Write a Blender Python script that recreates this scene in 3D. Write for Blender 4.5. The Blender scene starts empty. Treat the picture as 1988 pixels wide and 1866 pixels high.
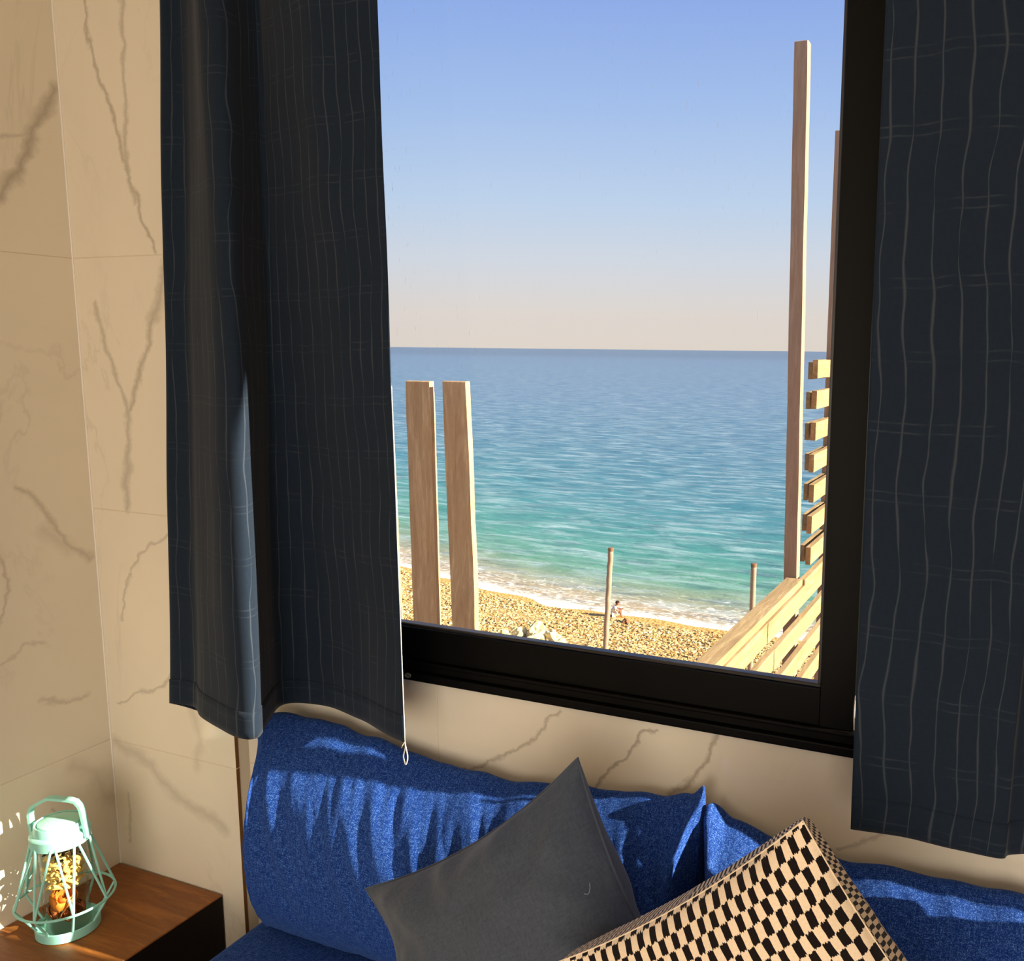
import bpy, bmesh, math, random
from mathutils import Vector, Matrix, noise

random.seed(7)
scene = bpy.context.scene
COL = scene.collection
PI = math.pi

# ------------------------------------------------------------------ camera
CAM = Vector((0.0, -1.54, 1.74))
cam_data = bpy.data.cameras.new('camera')
cam_data.lens = 32.156
cam_data.sensor_width = 36.0
cam_data.shift_x = -0.13294
cam_data.shift_y = 0.00464
cam_data.clip_start = 0.02
cam_data.clip_end = 60000
cam = bpy.data.objects.new('camera', cam_data)
COL.objects.link(cam)
cx = Vector((0.92408, 0.38205, 0.01038))
cy = Vector((-0.06567, 0.13198, 0.98907))
cz = Vector((0.37651, -0.91467, 0.14705))
m = Matrix((cx, cy, cz)).transposed().to_4x4()
m.translation = CAM
cam.matrix_world = m
scene.camera = cam

# ------------------------------------------------------------------ view
scene.view_settings.view_transform = 'Standard'
scene.view_settings.look = 'None'
scene.view_settings.exposure = 0.0
scene.view_settings.gamma = 1.0
scene.view_settings.use_curve_mapping = False

# ------------------------------------------------------------------ sky
def lin(r, g, b):
    def f(c):
        c /= 255.0
        return c / 12.92 if c <= 0.04045 else ((c + 0.055) / 1.055) ** 2.4
    return (f(r), f(g), f(b), 1.0)

world = bpy.data.worlds.new('sky')
scene.world = world
world.use_nodes = True
wn = world.node_tree
wn.nodes.clear()
w_out = wn.nodes.new('ShaderNodeOutputWorld')
w_bg = wn.nodes.new('ShaderNodeBackground')
w_tc = wn.nodes.new('ShaderNodeTexCoord')
w_sep = wn.nodes.new('ShaderNodeSeparateXYZ')
w_ramp = wn.nodes.new('ShaderNodeValToRGB')
wn.links.new(w_tc.outputs['Generated'], w_sep.inputs[0])
wn.links.new(w_sep.outputs['Z'], w_ramp.inputs[0])
wn.links.new(w_ramp.outputs[0], w_bg.inputs[0])
wn.links.new(w_bg.outputs[0], w_out.inputs[0])
stops = [(0.0, (226, 215, 206)), (0.035, (226, 217, 211)), (0.09, (213, 219, 230)),
         (0.15, (192, 213, 240)), (0.24, (165, 194, 240)), (0.36, (136, 168, 236)), (0.7, (104, 146, 222)), (1.0, (88, 132, 212))]
el = w_ramp.color_ramp.elements
el[0].position = 0.0
el[0].color = lin(*stops[0][1])
el[1].position = 1.0
el[1].color = lin(*stops[-1][1])
for p, c in stops[1:-1]:
    e = el.new(p)
    e.color = lin(*c)
w_bg.inputs['Strength'].default_value = 1.0

# ------------------------------------------------------------------ sun
SUN_DIR = Vector((1.0, 0.132, 0.420)).normalized()
sun_data = bpy.data.lights.new('sun', 'SUN')
sun_data.energy = 18.5
sun_data.color = (1.0, 0.90, 0.72)
sun_data.angle = 0.009
sun = bpy.data.objects.new('sun', sun_data)
COL.objects.link(sun)
sun.rotation_euler = SUN_DIR.to_track_quat('Z', 'Y').to_euler()
sun.location = (20, 5, 12)

# ------------------------------------------------------------------ fill lamp added to brighten the room from behind the camera
fill_light = bpy.data.lights.new('room_fill', 'AREA')
fill_light.shape = 'RECTANGLE'
fill_light.size = 2.6
fill_light.size_y = 2.1
fill_light.energy = 84
fill_light.color = (1.0, 0.875, 0.705)
dl = bpy.data.objects.new('room_fill', fill_light)
COL.objects.link(dl)
dl.location = (0.4, -4.12, 1.15)
dl.rotation_euler = Vector((0, -1, 0)).to_track_quat('Z', 'Y').to_euler()

# ================================================================== helpers
def tag(o, label=None, cat=None, group=None, kind=None):
    if label: o['label'] = label
    if cat: o['category'] = cat
    if group: o['group'] = group
    if kind: o['kind'] = kind
    return o

def empty(name, loc=(0, 0, 0)):
    o = bpy.data.objects.new(name, None)
    o.empty_display_size = 0.05
    COL.objects.link(o)
    o.location = loc
    return o

def obj(name, me, mat=None, parent=None, loc=None, smooth=False):
    if isinstance(me, bmesh.types.BMesh):
        bm = me
        me = bpy.data.meshes.new(name)
        bm.normal_update()
        bm.to_mesh(me)
        bm.free()
    if mat is not None and not me.materials:
        for x in (mat if isinstance(mat, (list, tuple)) else [mat]):
            me.materials.append(x)
    if smooth:
        for p in me.polygons: p.use_smooth = True
    o = bpy.data.objects.new(name, me)
    COL.objects.link(o)
    if parent is not None:
        o.parent = parent
        o.location = Vector(loc) - Vector((0, 0, 0)) if loc is not None else -parent.location
    elif loc is not None:
        o.location = loc
    return o

def box(bm, x0, x1, y0, y1, z0, z1, bevel=0.0, seg=1):
    r = bmesh.ops.create_cube(bm, size=1.0)
    vs = r['verts']
    for v in vs:
        v.co = Vector((x0 + (v.co.x + .5) * (x1 - x0), y0 + (v.co.y + .5) * (y1 - y0), z0 + (v.co.z + .5) * (z1 - z0)))
    if bevel > 0:
        es = list({e for v in vs for e in v.link_edges})
        bmesh.ops.bevel(bm, geom=es, offset=bevel, segments=seg, affect='EDGES', profile=0.6)
    return vs

def box_bm(*a, **k):
    bm = bmesh.new()
    box(bm, *a, **k)
    return bm

def tube(bm, pts, r, n=8, closed=False, flat=None):
    pts = [Vector(p) for p in pts]
    rings = []
    N = len(pts)
    prev = None
    for i, p in enumerate(pts):
        if closed:
            t = (pts[(i + 1) % N] - pts[i - 1]).normalized()
        else:
            t = (pts[min(i + 1, N - 1)] - pts[max(i - 1, 0)]).normalized()
        if prev is None:
            a = t.orthogonal().normalized()
        else:
            a = (prev - t * prev.dot(t)).normalized()
        if flat is not None:
            a = (Vector(flat) - t * Vector(flat).dot(t)).normalized()
        prev = a
        b = t.cross(a)
        rr = r[i] if isinstance(r, (list, tuple)) else r
        if isinstance(rr, tuple):
            ra, rb = rr
        else:
            ra = rb = rr
        rings.append([bm.verts.new(p + a * math.cos(2 * PI * k / n) * ra + b * math.sin(2 * PI * k / n) * rb) for k in range(n)])
    M = N if closed else N - 1
    for i in range(M):
        r0, r1 = rings[i], rings[(i + 1) % N]
        for k in range(n):
            bm.faces.new((r0[k], r0[(k + 1) % n], r1[(k + 1) % n], r1[k]))
    if not closed:
        bm.faces.new(list(reversed(rings[0])))
        bm.faces.new(rings[-1])

def lathe(bm, prof, c=(0, 0, 0), n=40, close=True):
    rings = []
    c = Vector(c)
    for r, z in prof:
        rings.append([bm.verts.new(c + Vector((r * math.cos(2 * PI * k / n), r * math.sin(2 * PI * k / n), z))) for k in range(n)])
    for i in range(len(rings) - 1):
        for k in range(n):
            bm.faces.new((rings[i][k], rings[i][(k + 1) % n], rings[i + 1][(k + 1) % n], rings[i + 1][k]))
    if close:
        bm.faces.new(list(reversed(rings[0])))
        bm.faces.new(rings[-1])

def catmull(pts, per=8):
    P = [Vector(p) for p in pts]
    out = []
    n = len(P)
    for i in range(n - 1):
        p0 = P[max(i - 1, 0)]
        p1, p2 = P[i], P[i + 1]
        p3 = P[min(i + 2, n - 1)]
        for k in range(per):
            t = k / per
            out.append(0.5 * ((2 * p1) + (p2 - p0) * t + (2 * p0 - 5 * p1 + 4 * p2 - p3) * t * t + (3 * p1 - p0 - 3 * p2 + p3) * t ** 3))
    out.append(P[-1])
    return out

def interp(x, table):
    if x <= table[0][0]: return table[0][1]
    for (a, va), (b, vb) in zip(table, table[1:]):
        if x <= b:
            t = (x - a) / (b - a)
            t = t * t * (3 - 2 * t)
            return va + (vb - va) * t
    return table[-1][1]

# ------------------------------------------------------------------ materials
class NT:
    def __init__(self, name):
        self.mat = bpy.data.materials.new(name)
        self.mat.use_nodes = True
        self.t = self.mat.node_tree
        self.b = self.t.nodes['Principled BSDF']
        self.out = self.t.nodes['Material Output']
    def n(self, typ, **kw):
        nd = self.t.nodes.new(typ)
        for k, v in kw.items():
            if k.startswith('i_'):
                nd.inputs[k[2:].replace('_', ' ')].default_value = v
            else:
                setattr(nd, k, v)
        return nd
    def l(self, a, b):
        self.t.links.new(a, b)
    def val(self, x):
        return x
    def math(self, op, a, b=None, clamp=False):
        nd = self.t.nodes.new('ShaderNodeMath')
        nd.operation = op
        nd.use_clamp = clamp
        for i, x in enumerate((a, b)):
            if x is None: continue
            if isinstance(x, (int, float)): nd.inputs[i].default_value = x
            else: self.l(x, nd.inputs[i])
        return nd.outputs[0]
    def vmath(self, op, a, b=None, scale=None):
        nd = self.t.nodes.new('ShaderNodeVectorMath')
        nd.operation = op
        for i, x in enumerate((a, b)):
            if x is None: continue
            if isinstance(x, (tuple, list, Vector)): nd.inputs[i].default_value = tuple(x)
            else: self.l(x, nd.inputs[i])
        if scale is not None:
            if isinstance(scale, (int, float)): nd.inputs['Scale'].default_value = scale
            else: self.l(scale, nd.inputs['Scale'])
        return nd
    def mix(self, fac, a, b, mode='MIX'):
        nd = self.t.nodes.new('ShaderNodeMix')
        nd.data_type = 'RGBA'
        nd.blend_type = mode
        for s, x in ((nd.inputs[0], fac), (nd.inputs[6], a), (nd.inputs[7], b)):
            if isinstance(x, (int, float)): s.default_value = x
            elif isinstance(x, (tuple, list)): s.default_value = tuple(x)
            else: self.l(x, s)
        return nd.outputs[2]
    def noise(self, vec, scale, detail=3, rough=0.55, dist=0.0):
        nd = self.t.nodes.new('ShaderNodeTexNoise')
        nd.inputs['Scale'].default_value = scale
        nd.inputs['Detail'].default_value = detail
        nd.inputs['Roughness'].default_value = rough
        nd.inputs['Distortion'].default_value = dist
        if vec is not None: self.l(vec, nd.inputs['Vector'])
        return nd
    def ramp(self, fac, stops):
        nd = self.t.nodes.new('ShaderNodeValToRGB')
        e = nd.color_ramp.elements
        e[0].position, e[0].color = stops[0][0], self.c(stops[0][1])
        e[1].position, e[1].color = stops[-1][0], self.c(stops[-1][1])
        for p, c in stops[1:-1]:
            q = e.new(p)
            q.color = self.c(c)
        self.l(fac, nd.inputs[0])
        return nd.outputs[0]
    @staticmethod
    def c(x):
        if isinstance(x, (int, float)): return (x, x, x, 1)
        if len(x) == 3: return lin(*x)
        return x
    def mapping(self, vec, scale=(1, 1, 1), rot=(0, 0, 0), loc=(0, 0, 0)):
        nd = self.t.nodes.new('ShaderNodeMapping')
        nd.inputs['Scale'].default_value = scale
        nd.inputs['Rotation'].default_value = rot
        nd.inputs['Location'].default_value = loc
        self.l(vec, nd.inputs['Vector'])
        return nd.outputs[0]
    def bump(self, h, strength=0.2, dist=0.01):
        nd = self.t.nodes.new('ShaderNodeBump')
        nd.inputs['Strength'].default_value = strength
        nd.inputs['Distance'].default_value = dist
        self.l(h, nd.inputs['Height'])
        self.l(nd.outputs[0], self.b.inputs['Normal'])
    def base(self, c):
        s = self.b.inputs['Base Color']
        if isinstance(c, (tuple, list)): s.default_value = self.c(c)
        else: self.l(c, s)
    def set(self, rough=0.5, spec=0.5, metal=0.0, **kw):
        self.b.inputs['Roughness'].default_value = rough
        self.b.inputs['Specular IOR Level'].default_value = spec
        self.b.inputs['Metallic'].default_value = metal
        for k, v in kw.items():
            self.b.inputs[k.replace('_', ' ')].default_value = v

def simple(name, c, rough=0.5, spec=0.4, metal=0.0, var=0.08, scale=12.0, bump=0.0):
    t = NT(name)
    g = t.n('ShaderNodeTexCoord')
    nz = t.noise(g.outputs['Object'], scale, 4)
    c = t.c(c)
    dark = tuple(x * (1 - var) for x in c[:3]) + (1,)
    light = tuple(min(1, x * (1 + var)) for x in c[:3]) + (1,)
    t.base(t.mix(nz.outputs['Fac'], dark, light))
    t.set(rough, spec, metal)
    if bump: t.bump(nz.outputs['Fac'], bump, 0.005)
    return t.mat

def marble(name, plane, lines, base=(236, 226, 206), seed=0.0, rough=0.12):
    """glazed marble tile; lines: list of (width, strength, [(a,b),...]) in wall-plane metres"""
    t = NT(name)
    geo = t.n('ShaderNodeNewGeometry')
    sep = t.n('ShaderNodeSeparateXYZ')
    t.l(geo.outputs['Position'], sep.inputs[0])
    comb = t.n('ShaderNodeCombineXYZ')
    t.l(sep.outputs['X' if plane == 'xz' else 'Y'], comb.inputs[0])
    t.l(sep.outputs['Z'], comb.inputs[1])
    comb.inputs[2].default_value = seed
    P = comb.outputs[0]
    nz = t.noise(P, 14, 4, 0.6)
    off = t.vmath('SUBTRACT', nz.outputs['Color'], (0.5, 0.5, 0.5)).outputs[0]
    off = t.vmath('MULTIPLY', off, (0.055, 0.055, 0.0)).outputs[0]
    PD = t.vmath('ADD', P, off).outputs[0]
    cloud = t.noise(P, 3.2, 5, 0.6, 0.8)
    wv = t.noise(P, 22, 3, 0.6)
    width_var = t.math('ADD', t.math('MULTIPLY', wv.outputs['Fac'], 1.3), 0.35)
    total = None
    for width, strength, pts in lines:
        dmin = None
        for (a, b) in zip(pts, pts[1:]):
            ab = (b[0] - a[0], b[1] - a[1], 0)
            L2 = ab[0] ** 2 + ab[1] ** 2
            pa = t.vmath('SUBTRACT', PD, (a[0], a[1], seed)).outputs[0]
            h = t.math('MULTIPLY', t.vmath('DOT_PRODUCT', pa, ab).outputs['Value'], 1.0 / L2, clamp=True)
            sc = t.vmath('SCALE', ab, scale=h).outputs[0]
            d = t.vmath('DISTANCE', pa, sc).outputs['Value']
            dmin = d if dmin is None else t.math('MINIMUM', dmin, d)
        q = t.math('DIVIDE', dmin, t.math('MULTIPLY', width_var, width))
        q = t.math('SUBTRACT', 1.0, q, clamp=True)
        q = t.math('POWER', q, 1.1)
        q = t.math('MULTIPLY', q, strength)
        total = q if total is None else t.math('MAXIMUM', total, q)
    # faint hairline veins all over
    mp = t.mapping(P, (1.0, 0.55, 1.0), (0, 0, 0.5))
    hv = t.noise(mp, 2.6, 6, 0.62, 0.6)
    hair = t.math('ABSOLUTE', t.math('SUBTRACT', hv.outputs['Fac'], 0.5))
    hair = t.math('SUBTRACT', 1.0, t.math('MULTIPLY', hair, 55), clamp=True)
    msk = t.math('SUBTRACT', t.math('MULTIPLY', t.noise(P, 2.1, 2).outputs['Fac'], 3.2), 1.55, clamp=True)
    hair = t.math('MULTIPLY', t.math('MULTIPLY', hair, msk), 0.34)
    total = hair if total is None else t.math('MAXIMUM', total, hair)
    b0 = t.c(base)
    b1 = tuple(x * 0.90 for x in b0[:3]) + (1,)
    col = t.mix(cloud.outputs['Fac'], b0, b1)
    col = t.mix(t.math('MULTIPLY', total, 0.8), col, lin(150, 136, 116))
    t.base(col)
    t.set(rough, 0.35)
    return t.mat

PIL_LINES = [
    (0.009, 0.75, [(-1.962, 2.60), (-1.962, 2.388), (-1.906, 2.264), (-1.866, 2.12), (-1.803, 1.94)]),
    (0.011, 0.60, [(-1.848, 2.60), (-1.852, 2.47), (-1.862, 2.26), (-1.869, 2.15), (-1.855, 2.06)]),
    (0.022, 0.62, [(-1.765, 1.928), (-1.795, 1.85), (-1.82, 1.79)]),
    (0.013, 0.70, [(-1.82, 1.79), (-1.85, 1.73), (-1.879, 1.656), (-1.92, 1.575)]),
    (0.018, 0.62, [(-1.92, 1.575), (-1.935, 1.47), (-1.952, 1.35)]),
    (0.011, 0.60, [(-2.005, 1.83), (-1.985, 1.76), (-1.955, 1.66), (-1.925, 1.575)]),
    (0.007, 0.55, [(-1.79, 1.33), (-1.85, 1.29), (-1.92, 1.25), (-1.965, 1.17), (-1.995, 1.08)]),
    (0.007, 0.60, [(-1.80, 0.93), (-1.84, 0.96), (-1.87, 0.925), (-1.97, 0.895), (-2.03, 0.86)]),
    (0.026, 0.42, [(-2.05, 0.75), (-1.93, 0.72), (-1.87, 0.66), (-1.70, 0.60)]),
    (0.022, 0.28, [(-1.78, 0.90), (-1.76, 0.82), (-1.78, 0.74)]),
    (0.008, 0.45, [(-2.02, 0.62), (-2.03, 0.50)]),
]
LEFT_LINES = [
    (0.022, 0.80, [(-0.045, 2.31), (-0.10, 2.22), (-0.14, 2.12), (-0.192, 2.057), (-0.32, 1.97)]),
    (0.008, 0.45, [(-0.10, 2.20), (-0.20, 2.17), (-0.32, 2.19)]),
    (0.010, 0.55, [(-0.10, 2.58), (-0.17, 2.50), (-0.21, 2.51), (-0.28, 2.46)]),
    (0.013, 0.55, [(-0.215, 1.42), (-0.185, 1.40), (-0.15, 1.34), (-0.11, 1.28), (-0.06, 1.225)]),
    (0.030, 0.30, [(-0.16, 1.31), (-0.11, 1.27)]),
    (0.008, 0.50, [(-0.27, 1.28), (-0.245, 1.22), (-0.28, 1.12)]),
    (0.010, 0.45, [(-0.20, 0.925), (-0.15, 0.895), (-0.10, 0.90)]),
    (0.006, 0.35, [(-0.30, 1.02), (-0.23, 1.06), (-0.18, 1.05)]),
    (0.030, 0.32, [(-0.14, 0.73), (-0.09, 0.69), (-0.07, 0.63), (-0.045, 0.60)]),
    (0.007, 0.45, [(-0.20, 0.64), (-0.185, 0.58)]),
]
UNDER_LINES = [
    (0.006, 0.70, [(-0.815, 1.025), (-0.839, 1.01), (-0.880, 0.965), (-0.911, 0.933), (-0.973, 0.888), (-1.049, 0.851)]),
    (0.006, 0.85, [(-0.60, 1.03), (-0.637, 1.012), (-0.66, 0.98), (-0.702, 0.929), (-0.747, 0.866)]),
    (0.008, 0.80, [(-0.485, 1.05), (-0.494, 1.02), (-0.521, 0.964), (-0.572, 0.902), (-0.61, 0.86)]),
    (0.006, 0.55, [(-0.08, 0.97), (-0.14, 0.935), (-0.21, 0.885), (-0.26, 0.86)]),
]
M = {}
M['marble_pilaster'] = marble('marble_pilaster', 'xz', PIL_LINES, seed=0.0)
M['marble_left'] = marble('marble_left', 'yz', LEFT_LINES, seed=3.0)
M['marble_under'] = marble('marble_under', 'xz', UNDER_LINES, seed=6.0, rough=0.06)
M['grout'] = simple('grout', (222, 208, 184), 0.8, 0.2)
M['tile_edge'] = simple('tile_edge', (120, 84, 48), 0.85, 0.1)
M['plaster'] = simple('plaster', (222, 210, 188), 0.85, 0.2, scale=30)
M['ceiling'] = simple('ceiling_paint', (240, 234, 224), 0.9, 0.2)
M['floor'] = simple('floor_tile', (190, 160, 125), 0.35, 0.4)
M['frame'] = simple('black_aluminium', (6, 5, 4), 0.5, 0.12, scale=40)
M['bead'] = simple('rubber_bead', (38, 34, 30), 0.35, 0.5)
M['metal'] = simple('dull_metal', (150, 145, 135), 0.4, 0.5, 0.6)
M['thread'] = simple('white_thread', (240, 235, 225), 0.8, 0.2)
M['terracotta'] = simple('terracotta', (140, 80, 54), 0.8, 0.2)
M['concrete'] = simple('concrete', (170, 155, 130), 0.9, 0.2)

def cloth_mat(name, c, stripe=None, sheen=0.3, weave=420.0, bump=0.25, var=0.25, sheen_tint=None, rough=0.85, pale=None):
    t = NT(name)
    uv = t.n('ShaderNodeTexCoord').outputs['UV']
    w1 = t.n('ShaderNodeTexWave', wave_type='BANDS', bands_direction='X')
    w1.inputs['Scale'].default_value = weave
    w1.inputs['Distortion'].default_value = 1.5
    w1.inputs['Detail'].default_value = 2
    t.l(uv, w1.inputs['Vector'])
    n1 = t.noise(t.mapping(uv, (1, 0.25, 1)), 260, 3, 0.7)
    n2 = t.noise(t.mapping(uv, (0.3, 1, 1)), 260, 3, 0.7)
    weavef = t.math('MULTIPLY', t.math('ADD', n1.outputs['Fac'], n2.outputs['Fac']), 0.5)
    big = t.noise(uv, 7, 4, 0.6)
    c = t.c(c)
    dk = tuple(x * (1 - var) for x in c[:3]) + (1,)
    lt = tuple(x * (1 + var) for x in c[:3]) + (1,)
    f = t.math('MULTIPLY', t.math('SUBTRACT', weavef, 0.35), 3.3, clamp=True)
    col = t.mix(f, dk, lt)
    col = t.mix(t.math('MULTIPLY', big.outputs['Fac'], 0.35), col, dk)
    if pale:
        sp = t.noise(uv, 520, 2, 0.7)
        pf = t.math('MULTIPLY', t.math('SUBTRACT', t.math('ADD', t.math('MULTIPLY', sp.outputs['Fac'], 0.6), t.math('MULTIPLY', weavef, 0.4)), 0.50, clamp=True), 5.0, clamp=True)
        col = t.mix(t.math('MULTIPLY', pf, 0.55), col, t.c(pale))
    if stripe: col = stripe(t, uv, col)
    t.base(col)
    t.set(rough, 0.15)
    t.b.inputs['Sheen Weight'].default_value = sheen
    t.b.inputs['Sheen Roughness'].default_value = 0.45
    t.b.inputs['Sheen Tint'].default_value = t.c(sheen_tint) if sheen_tint else (1, 1, 1, 1)
    t.bump(weavef, bump, 0.001)
    return t.mat

def curtain_stripes(t, uv, col):
    sep = t.n('ShaderNodeSeparateXYZ')
    t.l(uv, sep.inputs[0])
    wob = t.noise(t.mapping(uv, (0.8, 1.15, 1)), 4.0, 2, 0.45)
    u = t.math('ADD', sep.outputs[0], t.math('MULTIPLY', t.math('SUBTRACT', wob.outputs['Fac'], 0.5), 0.050))
    fr = t.math('FRACT', t.math('MULTIPLY', u, 1 / 0.038))
    d = t.math('ABSOLUTE', t.math('SUBTRACT', fr, 0.5))
    slub = t.noise(t.mapping(uv, (9, 2.2, 1)), 3.0, 3, 0.6)
    wid = t.math('MULTIPLY', t.math('SUBTRACT', slub.outputs['Fac'], 0.30), 0.26)
    s1 = t.math('MULTIPLY', t.math('SUBTRACT', 1.0, t.math('DIVIDE', d, t.math('MAXIMUM', wid, 0.003)), clamp=True), 0.9)
    # paired horizontal threads
    wob2 = t.noise(t.mapping(uv, (3.0, 0.4, 1)), 3.0, 2, 0.5)
    v = t.math('ADD', sep.outputs[1], t.math('MULTIPLY', t.math('SUBTRACT', wob2.outputs['Fac'], 0.5), 0.02))
    fv = t.math('FRACT', t.math('MULTIPLY', v, 1 / 0.105))
    da = t.math('ABSOLUTE', t.math('SUBTRACT', fv, 0.45))
    db = t.math('ABSOLUTE', t.math('SUBTRACT', fv, 0.58))
    dv = t.math('MINIMUM', da, db)
    m2 = t.noise(t.mapping(uv, (10, 3, 1)), 2.0, 2, 0.5)
    s2 = t.math('MULTIPLY', t.math('SUBTRACT', 1.0, t.math('MULTIPLY', dv, 55), clamp=True),
                t.math('MULTIPLY', t.math('SUBTRACT', m2.outputs['Fac'], 0.38, clamp=True), 1.6))
    s = t.math('MAXIMUM', s1, s2)
    return t.mix(t.math('MULTIPLY', s, 0.5), col, lin(84, 90, 98))

M['curtain'] = cloth_mat('navy_slub_curtain', (24, 36, 51), curtain_stripes, sheen=0.10, bump=0.12, var=0.15)
M['denim'] = cloth_mat('blue_cotton', (9, 52, 132), None, sheen=0.22, bump=0.45, var=0.42, sheen_tint=(120, 170, 255), pale=(150, 198, 250))
M['grey_cloth'] = cloth_mat('slate_linen', (72, 80, 92), None, sheen=0.2, bump=0.35, var=0.25)

def check_mat(name, cw, ch):
    t = NT(name)
    uv = t.n('ShaderNodeTexCoord').outputs['UV']
    sep = t.n('ShaderNodeSeparateXYZ')
    t.l(uv, sep.inputs[0])
    rag = t.noise(t.mapping(uv, (1.0 / cw * 5, 1.0 / ch * 0.35, 1)), 1.0, 2, 0.6)
    soft = t.noise(uv, 26, 2)
    U = t.math('ADD', sep.outputs[0], t.math('MULTIPLY', t.math('SUBTRACT', soft.outputs['Fac'], 0.5), cw * 0.5))
    V = t.math('ADD', sep.outputs[1], t.math('MULTIPLY', t.math('SUBTRACT', rag.outputs['Fac'], 0.5), ch * 0.5))
    a = t.math('DIVIDE', U, cw)
    b = t.math('DIVIDE', V, ch)
    # checkerboard with slightly smaller black cells
    fa = t.math('FRACT', t.math('MULTIPLY', a, 0.5))
    fb = t.math('FRACT', t.math('MULTIPLY', b, 0.5))
    def cell(ca, cb):
        da = t.math('ABSOLUTE', t.math('SUBTRACT', fa, ca))
        db = t.math('ABSOLUTE', t.math('SUBTRACT', fb, cb))
        ia = t.math('LESS_THAN', da, 0.247)
        ib = t.math('LESS_THAN', db, 0.247)
        return t.math('MULTIPLY', ia, ib)
    f = t.math('MAXIMUM', cell(0.25, 0.25), cell(0.75, 0.75))
    wv = t.noise(uv, 350, 2)
    cream = t.mix(wv.outputs['Fac'], lin(232, 205, 170), lin(252, 236, 212))
    black = t.mix(wv.outputs['Fac'], lin(14, 10, 12), lin(34, 26, 26))
    t.base(t.mix(f, cream, black))
    t.set(0.9, 0.1)
    t.b.inputs['Sheen Weight'].default_value = 0.1
    t.bump(t.math('ADD', t.math('MULTIPLY', f, 0.8), wv.outputs['Fac']), 0.3, 0.001)
    return t.mat
M['check_big'] = check_mat('black_cream_check', 0.0112, 0.0205)
M['check_small'] = check_mat('fine_black_cream_check', 0.0042, 0.0060)

def wood(name, dark, light, axis='x', rough=0.45, spec=0.35, scale=1.0, weather=0.0, bump=0.15):
    t = NT(name)
    tc = t.n('ShaderNodeTexCoord').outputs['Object']
    s = {'x': (0.9, 9, 9), 'y': (9, 0.9, 9), 'z': (9, 9, 0.9)}[axis]
    mp = t.mapping(tc, tuple(v * scale for v in s))
    n1 = t.noise(mp, 3.0, 6, 0.62, 1.2)
    n2 = t.noise(t.mapping(tc, tuple(v * scale * 5 for v in s)), 6.0, 4, 0.7)
    f = t.math('ADD', t.math('MULTIPLY', n1.outputs['Fac'], 0.7), t.math('MULTIPLY', n2.outputs['Fac'], 0.3))
    col = t.ramp(f, [(0.30, dark), (0.52, tuple((a + b) / 2 for a, b in zip(dark, light))), (0.68, light)])
    if weather:
        n3 = t.noise(tc, 3.5, 3)
        col = t.mix(t.math('MULTIPLY', n3.outputs['Fac'], weather), col, lin(150, 138, 125))
    t.base(col)
    t.set(rough, spec)
    t.bump(f, bump, 0.004)
    return t.mat
M['table_wood'] = wood('table_wood', (112, 64, 24), (176, 112, 52), 'x', 0.42, 0.35, 1.3)
M['table_dark'] = wood('table_dark_wood', (14, 9, 7), (30, 20, 14), 'x', 0.6, 0.2)
M['fence_wood_z'] = wood('weathered_post', (150, 116, 88), (194, 160, 128), 'z', 0.85, 0.1, 1.2, 0.35, 0.5)
M['fence_wood_y'] = wood('weathered_slat', (128, 101, 66), (193, 165, 118), 'y', 0.85, 0.1, 1.0, 0.15, 0.6)
M['picket_wood'] = wood('picket_wood', (170, 126, 80), (236, 196, 146), 'z', 0.85, 0.1, 1.0, 0.4, 0.6)
M['pole'] = simple('pole_grey', (150, 130, 110), 0.7, 0.2, scale=9, var=0.25)
M['mint'] = simple('mint_enamel', (150, 212, 200), 0.35, 0.4, scale=20, var=0.05)
M['sofa_base'] = wood('sofa_base_wood', (40, 26, 16), (70, 46, 28), 'x')

def glass_mat():
    t = NT('dusty_window_glass')
    tc = t.n('ShaderNodeTexCoord').outputs['Object']
    tr = t.n('ShaderNodeBsdfTransparent')
    tr.inputs[0].default_value = (0.988, 0.994, 0.99, 1)
    gl = t.n('ShaderNodeBsdfGlossy')
    gl.inputs['Roughness'].default_value = 0.02
    df = t.n('ShaderNodeBsdfDiffuse')
    df.inputs[0].default_value = lin(200, 195, 185)
    lw = t.n('ShaderNodeLayerWeight')
    lw.inputs[0].default_value = 0.5
    fr = t.math('ADD', t.math('MULTIPLY', t.math('POWER', lw.outputs['Facing'], 5.0), 0.07), 0.008)
    mp = t.mapping(tc, (60, 60, 7))
    sp = t.noise(mp, 4.0, 2, 0.6)
    dots = t.math('MULTIPLY', t.math('SUBTRACT', sp.outputs['Fac'], 0.69, clamp=True), 9.0, clamp=True)
    patch = t.noise(tc, 3.0, 2)
    pm = t.math('MULTIPLY', t.math('SUBTRACT', patch.outputs['Fac'], 0.42, clamp=True), 5.0, clamp=True)
    dirt = t.math('ADD', t.math('MULTIPLY', t.math('MULTIPLY', dots, pm), 0.45), 0.012)
    m1 = t.n('ShaderNodeMixShader')
    t.l(fr, m1.inputs[0])
    t.l(tr.outputs[0], m1.inputs[1])
    t.l(gl.outputs[0], m1.inputs[2])
    m2 = t.n('ShaderNodeMixShader')
    t.l(dirt, m2.inputs[0])
    t.l(m1.outputs[0], m2.inputs[1])
    t.l(df.outputs[0], m2.inputs[2])
    t.l(m2.outputs[0], t.out.inputs[0])
    return t.mat
M['glass'] = glass_mat()

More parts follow.
